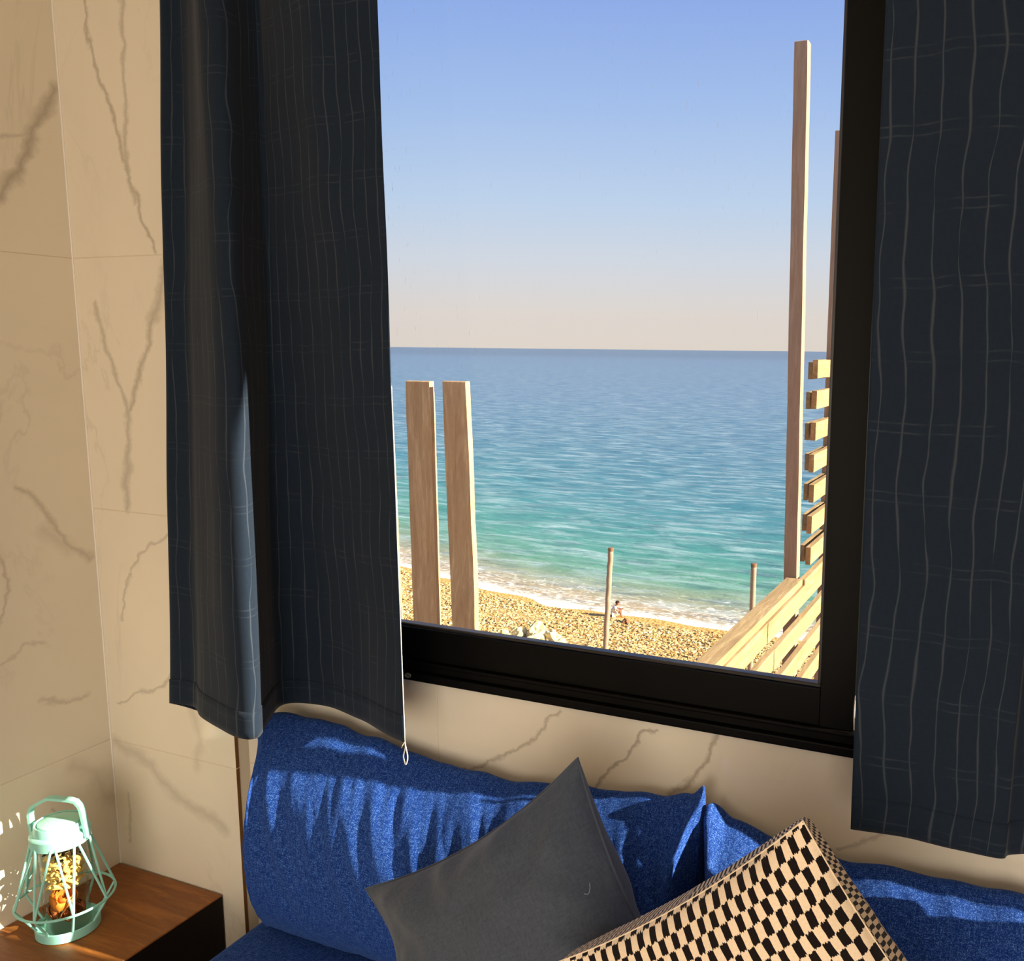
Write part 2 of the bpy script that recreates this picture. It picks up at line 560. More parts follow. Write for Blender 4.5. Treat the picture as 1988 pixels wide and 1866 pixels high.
def jar_mat():
    t = NT('clear_jar_glass')
    tr = t.n('ShaderNodeBsdfTransparent')
    tr.inputs[0].default_value = (0.95, 0.97, 0.95, 1)
    gl = t.n('ShaderNodeBsdfGlossy')
    gl.inputs['Roughness'].default_value = 0.03
    lw = t.n('ShaderNodeLayerWeight')
    lw.inputs[0].default_value = 0.5
    fr = t.math('ADD', t.math('MULTIPLY', t.math('POWER', lw.outputs['Facing'], 4.0), 0.5), 0.02)
    m1 = t.n('ShaderNodeMixShader')
    t.l(fr, m1.inputs[0])
    t.l(tr.outputs[0], m1.inputs[1])
    t.l(gl.outputs[0], m1.inputs[2])
    t.l(m1.outputs[0], t.out.inputs[0])
    return t.mat
M['jar'] = jar_mat()

# ================================================================== ROOM SHELL
XL, XR, YB, ZC = -2.067, 2.6, -4.2, 2.72
PIL_X, PIL_Y = -1.65, -0.04          # right edge and front face of the tiled pilaster
SILL = 1.041
WIN_X0, WIN_X1, WIN_Z1 = -1.50, 2.30, 2.58
G = 0.588                            # tile height
Z0 = 0.171

o = obj('floor', box_bm(XL - 0.2, XR + 0.2, YB - 0.2, 0.12, -0.12, 0.0), M['floor']); tag(o, kind='structure')
o = obj('ceiling', box_bm(XL - 0.2, XR + 0.2, YB - 0.2, 0.12, ZC, ZC + 0.12), M['ceiling']); tag(o, kind='structure')
o = obj('wall_right', box_bm(XR, XR + 0.15, YB, 0.12, 0, ZC), M['plaster']); tag(o, kind='structure')

# back wall with a wide opening added to let light in (behind the camera)
bm = bmesh.new()
box(bm, XL - 0.2, -0.95, YB - 0.12, YB, 0, ZC)
box(bm, 1.75, XR + 0.15, YB - 0.12, YB, 0, ZC)
box(bm, -0.95, 1.75, YB - 0.12, YB, 2.25, ZC)
o = obj('wall_back', bm, M['plaster']); tag(o, kind='structure')

# left wall: backing and separate large tiles
wl = obj('wall_left', box_bm(XL - 0.2, XL - 0.0012, YB, 0.12, 0, ZC), M['grout']); tag(wl, kind='structure')
def tiles_yz(parent, x_face, ys, zs, mat):
    for (y0, y1) in zip(ys, ys[1:]):
        for (z0, z1) in zip(zs, zs[1:]):
            a, b = min(y0, y1) + 0.0008, max(y0, y1) - 0.0008
            obj('tile', box_bm(x_face - 0.0099, x_face, a, b, z0 + 0.0008, z1 - 0.0008, bevel=0.0006), mat, parent)
tiles_yz(wl, XL, [PIL_Y + 0.001, -0.628, -1.216, -1.804, -2.392, -2.98, -3.568, YB], [0.0, 0.759, 1.935, ZC], M['marble_left'])

# window wall
ww = bmesh.new()
box(ww, XL - 0.01, WIN_X0, 0.0012, 0.12, 0, ZC)
box(ww, WIN_X1, XR, 0.0012, 0.12, 0, ZC)
box(ww, WIN_X0, WIN_X1, 0.0012, 0.12, 0, SILL + 0.004)
box(ww, WIN_X0, WIN_X1, 0.0012, 0.12, WIN_Z1, ZC)
wwo = obj('wall_window', ww, M['grout']); tag(wwo, kind='structure')
def tile_xz(parent, y_face, x0, x1, z0, z1, mat, thick=0.0099):
    return obj('tile', box_bm(x0 + 0.0008, x1 - 0.0008, y_face, y_face + thick, z0 + 0.0008, z1 - 0.0008, bevel=0.0006), mat, parent)
xs = [PIL_X, -1.112, 0.064, 1.24, 2.35, XR]
for (x0, x1) in zip(xs, xs[1:]):
    for (z0, z1) in ((0.0, Z0), (Z0, 0.759), (0.759, SILL + 0.002)):
        tile_xz(wwo, 0.0, x0, x1, z0, z1, M['marble_under'])
for (z0, z1) in ((SILL + 0.002, 1.347), (1.347, 1.935), (1.935, WIN_Z1), (WIN_Z1, ZC)):
    tile_xz(wwo, 0.0, PIL_X, WIN_X0, z0, z1, M['marble_under'])
    tile_xz(wwo, 0.0, WIN_X1, XR, z0, z1, M['marble_under'])
tile_xz(wwo, 0.0, WIN_X0, -0.3, WIN_Z1, ZC, M['marble_under'])
tile_xz(wwo, 0.0, -0.3, WIN_X1, WIN_Z1, ZC, M['marble_under'])

# tiled pilaster at the corner
pil = obj('wall_pilaster', box_bm(XL - 0.01, PIL_X - 0.002, PIL_Y + 0.0012, 0.0012, 0, ZC), M['grout']); tag(pil, kind='structure')
for (z0, z1) in ((0.0, Z0), (Z0, 0.759), (0.759, 1.347), (1.347, 1.935), (1.935, 2.523), (2.523, ZC)):
    t_ = tile_xz(pil, PIL_Y, XL + 0.002, PIL_X, z0, z1, M['marble_pilaster'], 0.0099)
    t_.data.materials.append(M['tile_edge'])
    for p in t_.data.polygons:
        if p.normal.x > 0.7: p.material_index = 1
o = obj('trim_1', box_bm(XL, XL + 0.004, PIL_Y - 0.003, PIL_Y + 0.008, 0.0, ZC, bevel=0.001), M['ceiling']); tag(o, kind='structure')

# ================================================================== WINDOW
win = empty('window_1', (-0.6, 0.02, SILL)); tag(win, kind='structure')
def wpart(name, bm, mat, parent=None): return obj(name, bm, mat, win)
ST0, ST1 = -0.303, -0.240
bm = bmesh.new()
box(bm, WIN_X0, WIN_X1, -0.016, 0.11, SILL, SILL + 0.018, bevel=0.003, seg=2)
box(bm, WIN_X0, WIN_X1, -0.004, 0.11, SILL + 0.018, SILL + 0.040, bevel=0.002)
for y in (0.010, 0.056, 0.098):
    box(bm, WIN_X0, WIN_X1, y - 0.003, y + 0.003, SILL + 0.036, SILL + 0.050, bevel=0.001)
wpart('bottom_track', bm, M['frame'])
wpart('track_lip', box_bm(WIN_X0, WIN_X1, -0.010, 0.002, SILL + 0.034, SILL + 0.042, bevel=0.0035, seg=3), M['frame'])
bm = bmesh.new()
box(bm, WIN_X0, WIN_X1, -0.012, 0.11, WIN_Z1 - 0.05, WIN_Z1, bevel=0.002)
wpart('head_frame', bm, M['frame'])
wpart('jamb', box_bm(WIN_X0, WIN_X0 + 0.045, -0.012, 0.11, SILL + 0.04, WIN_Z1 - 0.05, bevel=0.002), M['frame'])
wpart('jamb', box_bm(WIN_X1 - 0.045, WIN_X1, -0.012, 0.11, SILL + 0.04, WIN_Z1 - 0.05, bevel=0.002), M['frame'])
RAIL_T = 1.152
def sash(x0, x1, y0, y1, s0, s1):
    """x0..x1 outer extent, s0/s1 stile widths"""
    ym = (y0 + y1) / 2
    wpart('sash_bottom_rail', box_bm(x0 + s0, x1 - s1, y0 + 0.002, y1, SILL + 0.0405, RAIL_T, bevel=0.003, seg=2), M['frame'])
    wpart('sash_top_rail', box_bm(x0 + s0, x1 - s1, y0 + 0.002, y1, WIN_Z1 - 0.11, WIN_Z1 - 0.045, bevel=0.003), M['frame'])
    wpart('sash_stile', box_bm(x0, x0 + s0, y0, y1, SILL + 0.0405, WIN_Z1 - 0.045, bevel=0.002), M['frame'])
    wpart('sash_stile', box_bm(x1 - s1, x1, y0, y1, SILL + 0.0405, WIN_Z1 - 0.045, bevel=0.002), M['frame'])
    bm = bmesh.new()
    a, b, c, d = x0 + s0, x1 - s1, RAIL_T, WIN_Z1 - 0.11
    e = 0.006
    box(bm, a, b, y0 + 0.008, y1 - 0.008, c - 0.001, c + e, bevel=0.0015)
    box(bm, a, b, y0 + 0.008, y1 - 0.008, d - e, d + 0.001, bevel=0.0015)
    box(bm, a - 0.001, a + e, y0 + 0.008, y1 - 0.008, c + e, d - e, bevel=0.0015)
    box(bm, b - e, b + 0.001, y0 + 0.008, y1 - 0.008, c + e, d - e, bevel=0.0015)
    wpart('glazing_bead', bm, M['bead'])
    wpart('pane', box_bm(a + 0.001, b - 0.001, ym - 0.002, ym + 0.002, c + 0.002, d - 0.002), M['glass'])
sash(WIN_X0 + 0.045, ST1, 0.0, 0.036, 0.06, ST1 - ST0)
sash(ST0 - 0.006, WIN_X1 - 0.045, 0.058, 0.092, 0.055, 0.06)
# small metal latch hole on the track and the pull cord beside the stile
bm = bmesh.new()
bmesh.ops.create_circle(bm, cap_ends=True, radius=0.006, segments=16, matrix=Matrix.Translation((-1.172, -0.0165, SILL + 0.011)) @ Matrix.Rotation(PI / 2, 4, 'X'))
tube(bm, [(-1.172 + 0.007 * math.cos(a), -0.0172, SILL + 0.011 + 0.0045 * math.sin(a)) for a in [i * PI / 8 for i in range(16)]], 0.0011, 6, closed=True)
wpart('latch_hole', bm, M['metal'])
bm = bmesh.new()
tube(bm, catmull([(-0.2395, -0.006, 1.150), (-0.234, -0.008, 1.155), (-0.230, -0.008, 1.135), (-0.232, -0.007, 1.09)], 5), 0.0017, 6)
tube(bm, catmull([(-0.2395, -0.006, 1.150), (-0.2405, -0.006, 1.12), (-0.239, -0.006, 1.09)], 5), 0.0017, 6)
wpart('pull_cord', bm, M['thread'])

# ================================================================== TERRACE, HILLSIDE, BEACH, SEA
SEA = -12.26
def shore(x):
    return 41.2 + 0.009 * (x + 14) ** 2 if x < -14 else 41.2 + 0.002 * (x + 14) ** 2
def ground_z(x, y):
    s = shore(x) - y                       # distance inland
    z = SEA + 0.055 * s if s > 0 else SEA + 0.09 * s
    z = max(z, SEA - 4)
    bank = 1.5 - 0.425 * (y + 1.54)         # hillside below the house
    k = 0.6
    h = max(0.0, min(1.0, 0.5 + 0.5 * (bank - z) / k))
    z = z + (bank - z) * h + k * h * (1 - h) if h < 1 else bank
    return z
bm = bmesh.new()
ys = [6 + i * 0.5 for i in range(54)] + [33 + i * 0.22 for i in range(70)] + [48.4 + i * 2 for i in range(20)]
xs = [-70 + i * 0.6 for i in range(150)]
grid = []
for y in ys:
    row = []
    for x in xs:
        z = ground_z(x, y) + 0.05 * noise.noise(Vector((x * 0.4, y * 0.4, 0)))
        row.append(bm.verts.new((x, y, z)))
    grid.append(row)
for i in range(len(ys) - 1):
    for j in range(len(xs) - 1):
        bm.faces.new((grid[i][j], grid[i][j + 1], grid[i + 1][j + 1], grid[i + 1][j]))
t = NT('pebble_beach')
geo = t.n('ShaderNodeNewGeometry').outputs['Position']
vo = t.n('ShaderNodeTexVoronoi'); vo.inputs['Scale'].default_value = 5.5; t.l(geo, vo.inputs['Vector'])
vsep = t.n('ShaderNodeSeparateColor'); t.l(vo.outputs['Color'], vsep.inputs[0])
peb = t.ramp(vsep.outputs[0], [(0.0, (150, 118, 75)), (0.35, (172, 141, 88)), (0.7, (191, 165, 109)), (1.0, (210, 191, 139))])
gap = t.math('MULTIPLY', t.math('SUBTRACT', vo.outputs['Distance'], 0.42, clamp=True), 2.5, clamp=True)
peb = t.mix(gap, peb, lin(150, 114, 68))
sp = t.n('ShaderNodeSeparateXYZ'); t.l(geo, sp.inputs[0])
xm = t.math('MINIMUM', t.math('ADD', sp.outputs[0], 14), 0.0)
sh = t.math('ADD', t.math('MULTIPLY', t.math('MULTIPLY', xm, xm), 0.009), 41.2)
inl = t.math('SUBTRACT', sh, sp.outputs[1])          # metres inland of the waterline
wn_ = t.noise(geo, 0.8, 3)
edge = t.math('ADD', inl, t.math('MULTIPLY', t.math('SUBTRACT', wn_.outputs['Fac'], 0.5), 1.4))
wet = t.math('SUBTRACT', 1.0, t.math('DIVIDE', t.math('SUBTRACT', edge, 0.55), 0.5, clamp=True), clamp=True)
t.base(t.mix(wet, peb, lin(190, 146, 82)))
t.set(0.85, 0.15)
t.bump(vo.outputs['Distance'], 0.6, 0.08)
o = obj('ground_beach', bm, t.mat, smooth=True); tag(o, kind='structure')

# sea: real wave surface, rows and columns widen with distance
bm = bmesh.new()
rows = []
y = 40.6
while y < 24000:
    rows.append(y)
    y = y + max(0.16, (y - 30) * 0.013)
cols = [math.tan(math.radians(-58 + i * 0.26)) for i in range(400)]
def wave(x, y):
    d = y - shore(max(-60, min(x, 30)))
    a = max(0.0, min(1.0, d / 7.0))
    fade = max(0.0, min(1.0, (420 - y) / 300))
    h = 0.16 * noise.noise(Vector((x * 0.10, y * 0.42, 1.0))) + 0.11 * noise.noise(Vector((x * 0.22 + y * 0.05, y * 0.85, 5.0))) + 0.05 * noise.noise(Vector((x * 0.6, y * 1.7, 9.0)))
    roll = 0.16 * math.exp(-((d - 6.5 + 1.6 * noise.noise(Vector((x * 0.08, 0, 3)))) / 1.3) ** 2) * (0.6 + 0.6 * noise.noise(Vector((x * 0.15, 2, 7))))
    return (h * a + roll) * fade
grid = []
for y in rows:
    row = []
    for c in cols:
        x = c * (y + 1.54)
        if y > 600: z = SEA
        else: z = SEA + wave(x, y)
        row.append(bm.verts.new((x, y, z)))
    grid.append(row)
for i in range(len(rows) - 1):
    for j in range(len(cols) - 1):
        bm.faces.new((grid[i][j], grid[i][j + 1], grid[i + 1][j + 1], grid[i + 1][j]))
t = NT('sea_water')
geo = t.n('ShaderNodeNewGeometry').outputs['Position']
sp = t.n('ShaderNodeSeparateXYZ'); t.l(geo, sp.inputs[0])
xm = t.math('MINIMUM', t.math('ADD', sp.outputs[0], 14), 0.0)
xm = t.math('MAXIMUM', xm, -46.0)
sh = t.math('ADD', t.math('MULTIPLY', t.math('MULTIPLY', xm, xm), 0.009), 41.2)
d0 = t.math('SUBTRACT', sp.outputs[1], sh)
wob = t.noise(t.mapping(geo, (0.25, 0.25, 0)), 1.0, 3)
d = t.math('ADD', d0, t.math('MULTIPLY', t.math('SUBTRACT', wob.outputs['Fac'], 0.5), 2.2))
lg = t.math('DIVIDE', t.math('LOGARITHM', t.math('ADD', t.math('MAXIMUM', d, 0.0), 1.0), 2.718), 7.5)
# ln(1+d)/7.5 : 3->.185 6->.26 11->.33 28->.45 60->.55 146->.665 276->.75 1000->.92
colr = t.ramp(lg, [(0.0, (165, 137, 98)), (0.15, (158, 137, 102)), (0.225, (133, 139, 109)), (0.29, (85, 132, 106)), (0.36, (65, 126, 113)),
                   (0.45, (55, 113, 119)), (0.55, (57, 104, 120)), (0.68, (65, 100, 122)), (0.80, (66, 96, 120)), (0.93, (63, 89, 115)), (1.0, (46, 68, 93))])
crest = t.noise(t.mapping(geo, (0.22, 0.95, 0)), 0.9, 5, 0.65, 0.5)
cf = t.math('MULTIPLY', t.math('SUBTRACT', crest.outputs['Fac'], 0.47, clamp=True), 4.5, clamp=True)
colr = t.mix(t.math('MULTIPLY', cf, 0.55), colr, lin(176, 192, 192))  # pale foam and sky-lit crests, the light painted into the colour
tr_ = t.noise(t.mapping(geo, (0.3, 1.3, 0)), 0.8, 4, 0.6, 0.4)
tf = t.math('MULTIPLY', t.math('SUBTRACT', 0.48, tr_.outputs['Fac'], clamp=True), 5.0, clamp=True)
colr = t.mix(t.math('MULTIPLY', tf, 0.55), colr, lin(34, 70, 88))
fn = t.noise(t.mapping(geo, (0.8, 1.5, 0)), 1.6, 5, 0.7, 1.5)
fm = t.ramp(t.math('DIVIDE', d, 9.0, clamp=True), [(0.0, 0.70), (0.05, 0.62), (0.12, 0.40), (0.38, 0.27), (0.6, 0.10), (0.8, 0.0), (1.0, 0.0)])
ff = t.math('MULTIPLY', t.math('SUBTRACT', t.math('ADD', fn.outputs['Fac'], t.math('MULTIPLY', fm, 0.55)), 0.68, clamp=True), 7.0, clamp=True)
t.base(t.mix(ff, colr, lin(226, 218, 200)))
t.set(0.32, 0.22)
bn = t.noise(t.mapping(geo, (0.6, 2.0, 0)), 1.4, 4, 0.6)
t.bump(bn.outputs['Fac'], 0.5, 0.25)
o = obj('sea_surface', bm, t.mat, smooth=True); tag(o, 'blue green sea with small waves running to the horizon', 'sea', kind='stuff')

# scattered pebbles
import numpy as np
rng = np.random.default_rng(3)
ico = [(-1, -1, -.6), (1, -1, -.6), (1, 1, -.6), (-1, 1, -.6), (-.7, -.7, .6), (.7, -.7, .6), (.7, .7, .6), (-.7, .7, .6)]
icf = [(0, 3, 2, 1), (4, 5, 6, 7), (0, 1, 5, 4), (1, 2, 6, 5), (2, 3, 7, 6), (3, 0, 4, 7)]
ico = np.array(ico)
vs, fs, mi = [], [], []
cnt = 0
for i in range(21000):
    x = rng.uniform(-42, -5)
    y = shore(x) - 0.7 - rng.random() ** 0.8 * 9.5
    if y < 31.2 or (-22.9 < x < -18.3 and 33.9 < y < 36.3): continue
    s = 0.036 + 0.060 * rng.random() ** 2
    a = rng.uniform(0, 6.28)
    R = np.array([[math.cos(a), -math.sin(a), 0], [math.sin(a), math.cos(a), 0], [0, 0, 1]])
    q = (ico * np.array([1, 0.75, 0.55]) * rng.uniform(0.75, 1.25, (8, 1))) @ R.T * s + np.array([x, y, ground_z(x, y) + 0.03])
    vs.extend(q.tolist())
    fs.extend([tuple(v + cnt for v in f) for f in icf])
    mi.extend([int(rng.integers(0, 4))] * 6)
    cnt += 8
me = bpy.data.meshes.new('pebbles')
me.from_pydata(vs, [], fs)
for nm, c in (('pebble_pale', (212, 193, 142)), ('pebble_ochre', (184, 146, 86)), ('pebble_brown', (154, 116, 69)), ('pebble_cream', (199, 172, 116))):
    me.materials.append(simple(nm, c, 0.85, 0.15))
me.polygons.foreach_set('material_index', mi)
o = bpy.data.objects.new('pebbles', me); COL.objects.link(o)
tag(o, 'golden and brown pebbles strewn over the beach', 'pebbles', kind='stuff')

# heap of pale rocks
M['rock'] = simple('pale_rock', (226, 206, 146), 0.9, 0.1, var=0.18, scale=4, bump=0.5)
M['rock_brown'] = simple('brown_rock', (130, 92, 62), 0.9, 0.1, var=0.2, scale=4, bump=0.5)
def rock(name, c, r, seed, mat, sz=0.6):
    bm = bmesh.new()
    bmesh.ops.create_icosphere(bm, subdivisions=3, radius=1)
    for v in bm.verts:
        n = v.co.normalized()
        k = 1 + 0.38 * noise.noise(n * 1.3 + Vector((seed * 7.1, 0, 0))) + 0.22 * noise.cell(n * 2.2 + Vector((seed, 3, 0)))
        v.co = Vector((n.x * r * k, n.y * r * 0.8 * k, n.z * r * sz * k))
    o = obj(name, bm, mat, loc=c)
    o.rotation_euler = (0, 0, seed * 1.7)
    return o
ROCKS = [(-22.35, 34.90, 0.30, 0.75, 'small pale rock at the left end of the rock heap on the beach'),
         (-21.80, 35.25, 0.40, 0.80, 'pale rock second from the left end of the beach rock heap'),
         (-21.00, 35.60, 0.52, 0.95, 'tallest pale rock in the middle of the beach rock heap'),
         (-20.55, 34.75, 0.42, 0.60, 'low pale rock at the front of the beach rock heap'),
         (-20.05, 35.40, 0.46, 0.85, 'pale rock right of the tallest rock in the beach heap'),
         (-19.35, 34.75, 0.38, 0.70, 'pale rock second from the right end of the beach rock heap'),
         (-18.75, 34.30, 0.28, 0.60, 'small pale rock at the right end of the rock heap on the beach')]
for i, (x, y, r, sz, lab) in enumerate(ROCKS):
    o = rock('rock', (x, y, ground_z(x, y) + r * 0.25), r, i + 1.3, M['rock'], sz)
    tag(o, lab, 'rock', 'rocks of the pale heap')

# terrace deck of terracotta paving on the house side of the slatted fence
bm = box_bm(-1.12, 3.4, 0.12, 5.2, -0.5, -0.32)
deck = obj('terrace_deck', bm, M['concrete']); tag(deck, kind='structure')
for i in range(10):
    for j in range(11):
        obj('tile', box_bm(-1.11 + i * 0.45 + 0.004, -1.11 + (i + 1) * 0.45 - 0.004, 0.125 + j * 0.46, 0.125 + (j + 1) * 0.46 - 0.008, -0.32, -0.305, bevel=0.002), M['terracotta'], deck)
o = obj('terrace_ledge', box_bm(-4.2, -1.12, 0.12, 1.75, -0.5, -0.32), M['concrete']); tag(o, kind='structure')
o = obj('wall_retaining', box_bm(-4.2, 3.4, 0.13, 1.70, -4.0, -0.5), M['concrete']); tag(o, kind='structure')
o = obj('wall_retaining_terrace', box_bm(-1.10, 3.4, 1.70, 5.15, -4.0, -0.5), M['concrete']); tag(o, kind='structure')

# ------------------------------------------------------------------ picket screen on the left
def plank(name, p_bot, p_top, w, th, mat, parent, seed=0, n=14, chip=0.004):
    """upright board: front face toward -y, slight wavy edges"""
    bm = bmesh.new()
    rings = []
    for i in range(n + 1):
        f = i / n
        c = Vector(p_bot).lerp(Vector(p_top), f)
        dl_ = chip * noise.noise(Vector((seed, f * 9, 0)))
        dr_ = chip * noise.noise(Vector((seed, f * 9, 5)))
        rings.append([bm.verts.new(c + Vector(q)) for q in ((-w / 2 + dl_, 0, 0), (w / 2 + dr_, 0, 0), (w / 2 + dr_, th, 0), (-w / 2 + dl_, th, 0))])
    for a, b in zip(rings, rings[1:]):
        for k in range(4):
            bm.faces.new((a[k], a[(k + 1) % 4], b[(k + 1) % 4], b[k]))
    bm.faces.new(list(reversed(rings[0])))
    bm.faces.new(rings[-1])
    es = [e for e in bm.edges if abs((e.verts[0].co - e.verts[1].co).normalized().z) > 0.9] + list(rings[-1][0].link_edges)
    bmesh.ops.bevel(bm, geom=list(set(es)), offset=0.003, segments=1, affect='EDGES')
    return obj(name, bm, mat, parent)
ps = empty('picket_screen', (-2.2, 1.46, -0.32))
tag(ps, 'row of upright weathered wooden pickets outside the window beside the navy curtain', 'fence')
plank('picket', (-2.207, 1.46, -0.32), (-2.222, 1.46, 1.607), 0.116, 0.030, M['picket_wood'], ps, 1)
plank('picket', (-2.005, 1.46, -0.32), (-2.052, 1.46, 1.610), 0.110, 0.030, M['picket_wood'], ps, 2)
plank('picket', (-2.385, 1.46, -0.32), (-2.425, 1.46, 1.605), 0.112, 0.030, M['picket_wood'], ps, 3)
plank('picket', (-2.575, 1.46, -0.32), (-2.600, 1.46, 1.605), 0.112, 0.030, M['picket_wood'], ps, 4)
obj('rail', box_bm(-2.75, -1.90, 1.491, 1.53, 0.10, 0.19, bevel=0.003), M['fence_wood_y'], ps)

# ------------------------------------------------------------------ slatted fence on the right
sf = empty('slatted_fence', (-1.06, 3.2, -0.305))
tag(sf, 'sunlit slatted wooden fence with tall posts beyond the right side of the window', 'fence')
plank('post', (-1.098, 3.165, -0.305), (-1.146, 3.165, 3.255), 0.068, 0.072, M['fence_wood_z'], sf, 8, 30, 0.003)
plank('post', (-1.075, 3.90, -0.305), (-1.075, 3.90, 2.985), 0.070, 0.070, M['fence_wood_z'], sf, 9, 20, 0.003)
random.seed(11)
def slat(x0, x1, y0, y1, z0, z1, droop=0.0):
    bm = bmesh.new()
    n = 10
    rings = []
    for i in range(n + 1):
        f = i / n
        y = y0 + (y1 - y0) * f
        j = 0.003 * noise.noise(Vector((x0 * 9 + z0 * 13, f * 7, 0)))
        rings.append([bm.verts.new(q) for q in ((x0, y, z0 + j + droop * f), (x1, y, z0 + j + droop * f), (x1, y, z1 + j * 1.4 + droop * f), (x0, y, z1 + j * 1.4 + droop * f))])
    for a, b in zip(rings, rings[1:]):
        for k in range(4): bm.faces.new((a[k], b[k], b[(k + 1) % 4], a[(k + 1) % 4]))
    bm.faces.new(rings[0]); bm.faces.new(list(reversed(rings[-1])))
    bmesh.ops.recalc_face_normals(bm, faces=bm.faces)
    return obj('slat', bm, M['fence_wood_y'], sf)
for i, zt in enumerate((1.693, 1.531, 1.362, 1.193, 1.025, 0.855, 0.684)):
    slat(-1.058, -1.030, 3.30 + random.uniform(-.015, .015), 5.1, zt - 0.096, zt, random.uniform(-.01, .01))
    slat(-1.112, -1.090, 3.42 + random.uniform(-.02, .02), 5.1, zt - 0.105, zt - 0.012, random.uniform(-.01, .01))
for i, zt in enumerate((0.505, 0.335, 0.165, -0.005)):
    slat(-1.058, -1.030, 0.35, 2.42 + 0.13 * i, zt - 0.098, zt)
    slat(-1.058, -1.030, 2.43 + 0.13 * i, 5.1, zt - 0.102, zt - 0.004)
obj('cap_rail', box_bm(-1.125, -1.035, 0.35, 3.14, 0.508, 0.545, bevel=0.004), M['fence_wood_y'], sf)
obj('cap_rail', box_bm(-1.06, -1.022, 3.145, 5.1, 0.508, 0.540, bevel=0.004), M['fence_wood_y'], sf)
for y in (0.6, 2.05):
    obj('post', box_bm(-1.115, -1.060, y, y + 0.07, -0.305, 0.507, bevel=0.003), M['fence_wood_z'], sf)
for y in (4.6,):
    obj('post', box_bm(-1.088, -1.060, y, y + 0.07, -0.305, 1.70, bevel=0.003), M['fence_wood_z'], sf)

# ------------------------------------------------------------------ two poles on the slope
def pole(xt, xb, yp, ztop, r, twist, label):
    zb = ground_z(xb, yp) - 0.1
    bm = bmesh.new()
    n = 26
    tube(bm, [(xb + (xt - xb) * i / n + 0.012 * noise.noise(Vector((i * 0.7, xt, 0))) * twist, yp, zb + (ztop - zb) * i / n) for i in range(n + 1)],
         [r * (1 + (0.10 if (i % 2 and twist) else 0.0)) for i in range(n + 1)], 12)
    e = empty('beach_pole', (xb, yp, zb))
    obj('shaft', bm, M['pole'], e, smooth=True)
    bm = bmesh.new()
    lathe(bm, [(r * 1.08, ztop - 0.05), (r * 1.1, ztop + 0.004), (r * 0.8, ztop + 0.01)], (xt, yp, 0), 12)
    obj('top_band', bm, simple('pole_band', (120, 90, 66), 0.8, 0.2), e)
    tag(e, label, 'pole', 'poles on the beach slope')
K = 14 / 9.5
pole(-4.372 * K, -4.48 * K, 14 - 1.54, 1.74 - 2.30 * K, 0.045, 1, 'thin grey pole standing in front of the seated person')
pole(-2.648 * K, -2.66 * K, 14 - 1.54, 1.74 - 2.315 * K, 0.046, 0, 'thin grey pole standing just left of the sunlit fence rail')

# ------------------------------------------------------------------ person sitting on the beach
def skin_mesh(name, nodes, edges, mat, parent, sub=2):
    me = bpy.data.meshes.new(name)
    me.from_pydata([n[0] for n in nodes], edges, [])
    me.materials.append(mat)
    o = bpy.data.objects.new(name, me)
    COL.objects.link(o)
    md = o.modifiers.new('skin', 'SKIN')
    md.use_smooth_shade = True
    for i, n in enumerate(nodes):
        r = n[1]
        me.skin_vertices[0].data[i].radius = r if isinstance(r, tuple) else (r, r)
    me.skin_vertices[0].data[0].use_root = True
    sd = o.modifiers.new('sub', 'SUBSURF')
    sd.levels = sub
    sd.render_levels = sub
    o.parent = parent
    return o
PX, PY = -19.45, 41.0
gz = ground_z(PX, PY)
per = empty('person', (PX, PY, gz))
per.rotation_euler = (0, 0, math.radians(18))     # faces +x (along the shore)
tag(per, 'person in a white shirt sitting on the beach, head bowed over a phone', 'person')
skin_c = simple('skin', (150, 98, 66), 0.6, 0.3)
white_c = simple('white_shirt', (206, 200, 200), 0.85, 0.1)
pale_c = simple('pale_shorts', (226, 214, 190), 0.85, 0.1)
hair_c = simple('dark_hair', (38, 26, 20), 0.8, 0.2)
# local axes: x forward, y left, z up
body = [((0, 0, 0.14), 0.13), ((0.02, 0, 0.30), (0.12, 0.15)), ((0.10, 0, 0.50), (0.12, 0.17)), ((0.17, 0, 0.60), 0.065), ((0.23, 0, 0.66), 0.06), ((0.27, 0, 0.73), 0.095), ((0.27, 0, 0.79), 0.085),
        # right arm
        ((0.13, -0.19, 0.53), 0.055), ((0.27, -0.22, 0.38), 0.042), ((0.44, -0.14, 0.40), 0.034), ((0.50, -0.09, 0.43), 0.03),
        # left arm
        ((0.13, 0.19, 0.53), 0.055), ((0.27, 0.22, 0.38), 0.042), ((0.42, 0.12, 0.38), 0.034), ((0.49, 0.05, 0.41), 0.03),
        # right leg
        ((0.08, -0.11, 0.11), 0.10), ((0.44, -0.17, 0.33), 0.062), ((0.42, -0.10, 0.07), 0.042), ((0.54, -0.12, 0.035), 0.033),
        # left leg
        ((0.08, 0.11, 0.11), 0.10), ((0.42, 0.26, 0.24), 0.062), ((0.45, 0.04, 0.06), 0.042), ((0.52, -0.02, 0.04), 0.033)]
bedges = [(0, 1), (1, 2), (2, 3), (3, 4), (4, 5), (5, 6), (2, 7), (7, 8), (8, 9), (9, 10), (2, 11), (11, 12), (12, 13), (13, 14), (0, 15), (15, 16), (16, 17), (17, 18), (0, 19), (19, 20), (20, 21), (21, 22)]
skin_mesh('body', body, bedges, skin_c, per)
shirt = [((0, 0, 0.10), 0.15), ((0.02, 0, 0.30), (0.14, 0.17)), ((0.10, 0, 0.50), (0.14, 0.185)), ((0.15, 0, 0.585), 0.09),
         ((0.13, -0.20, 0.53), 0.072), ((0.21, -0.225, 0.44), 0.066), ((0.13, 0.20, 0.53), 0.072), ((0.21, 0.225, 0.44), 0.066)]
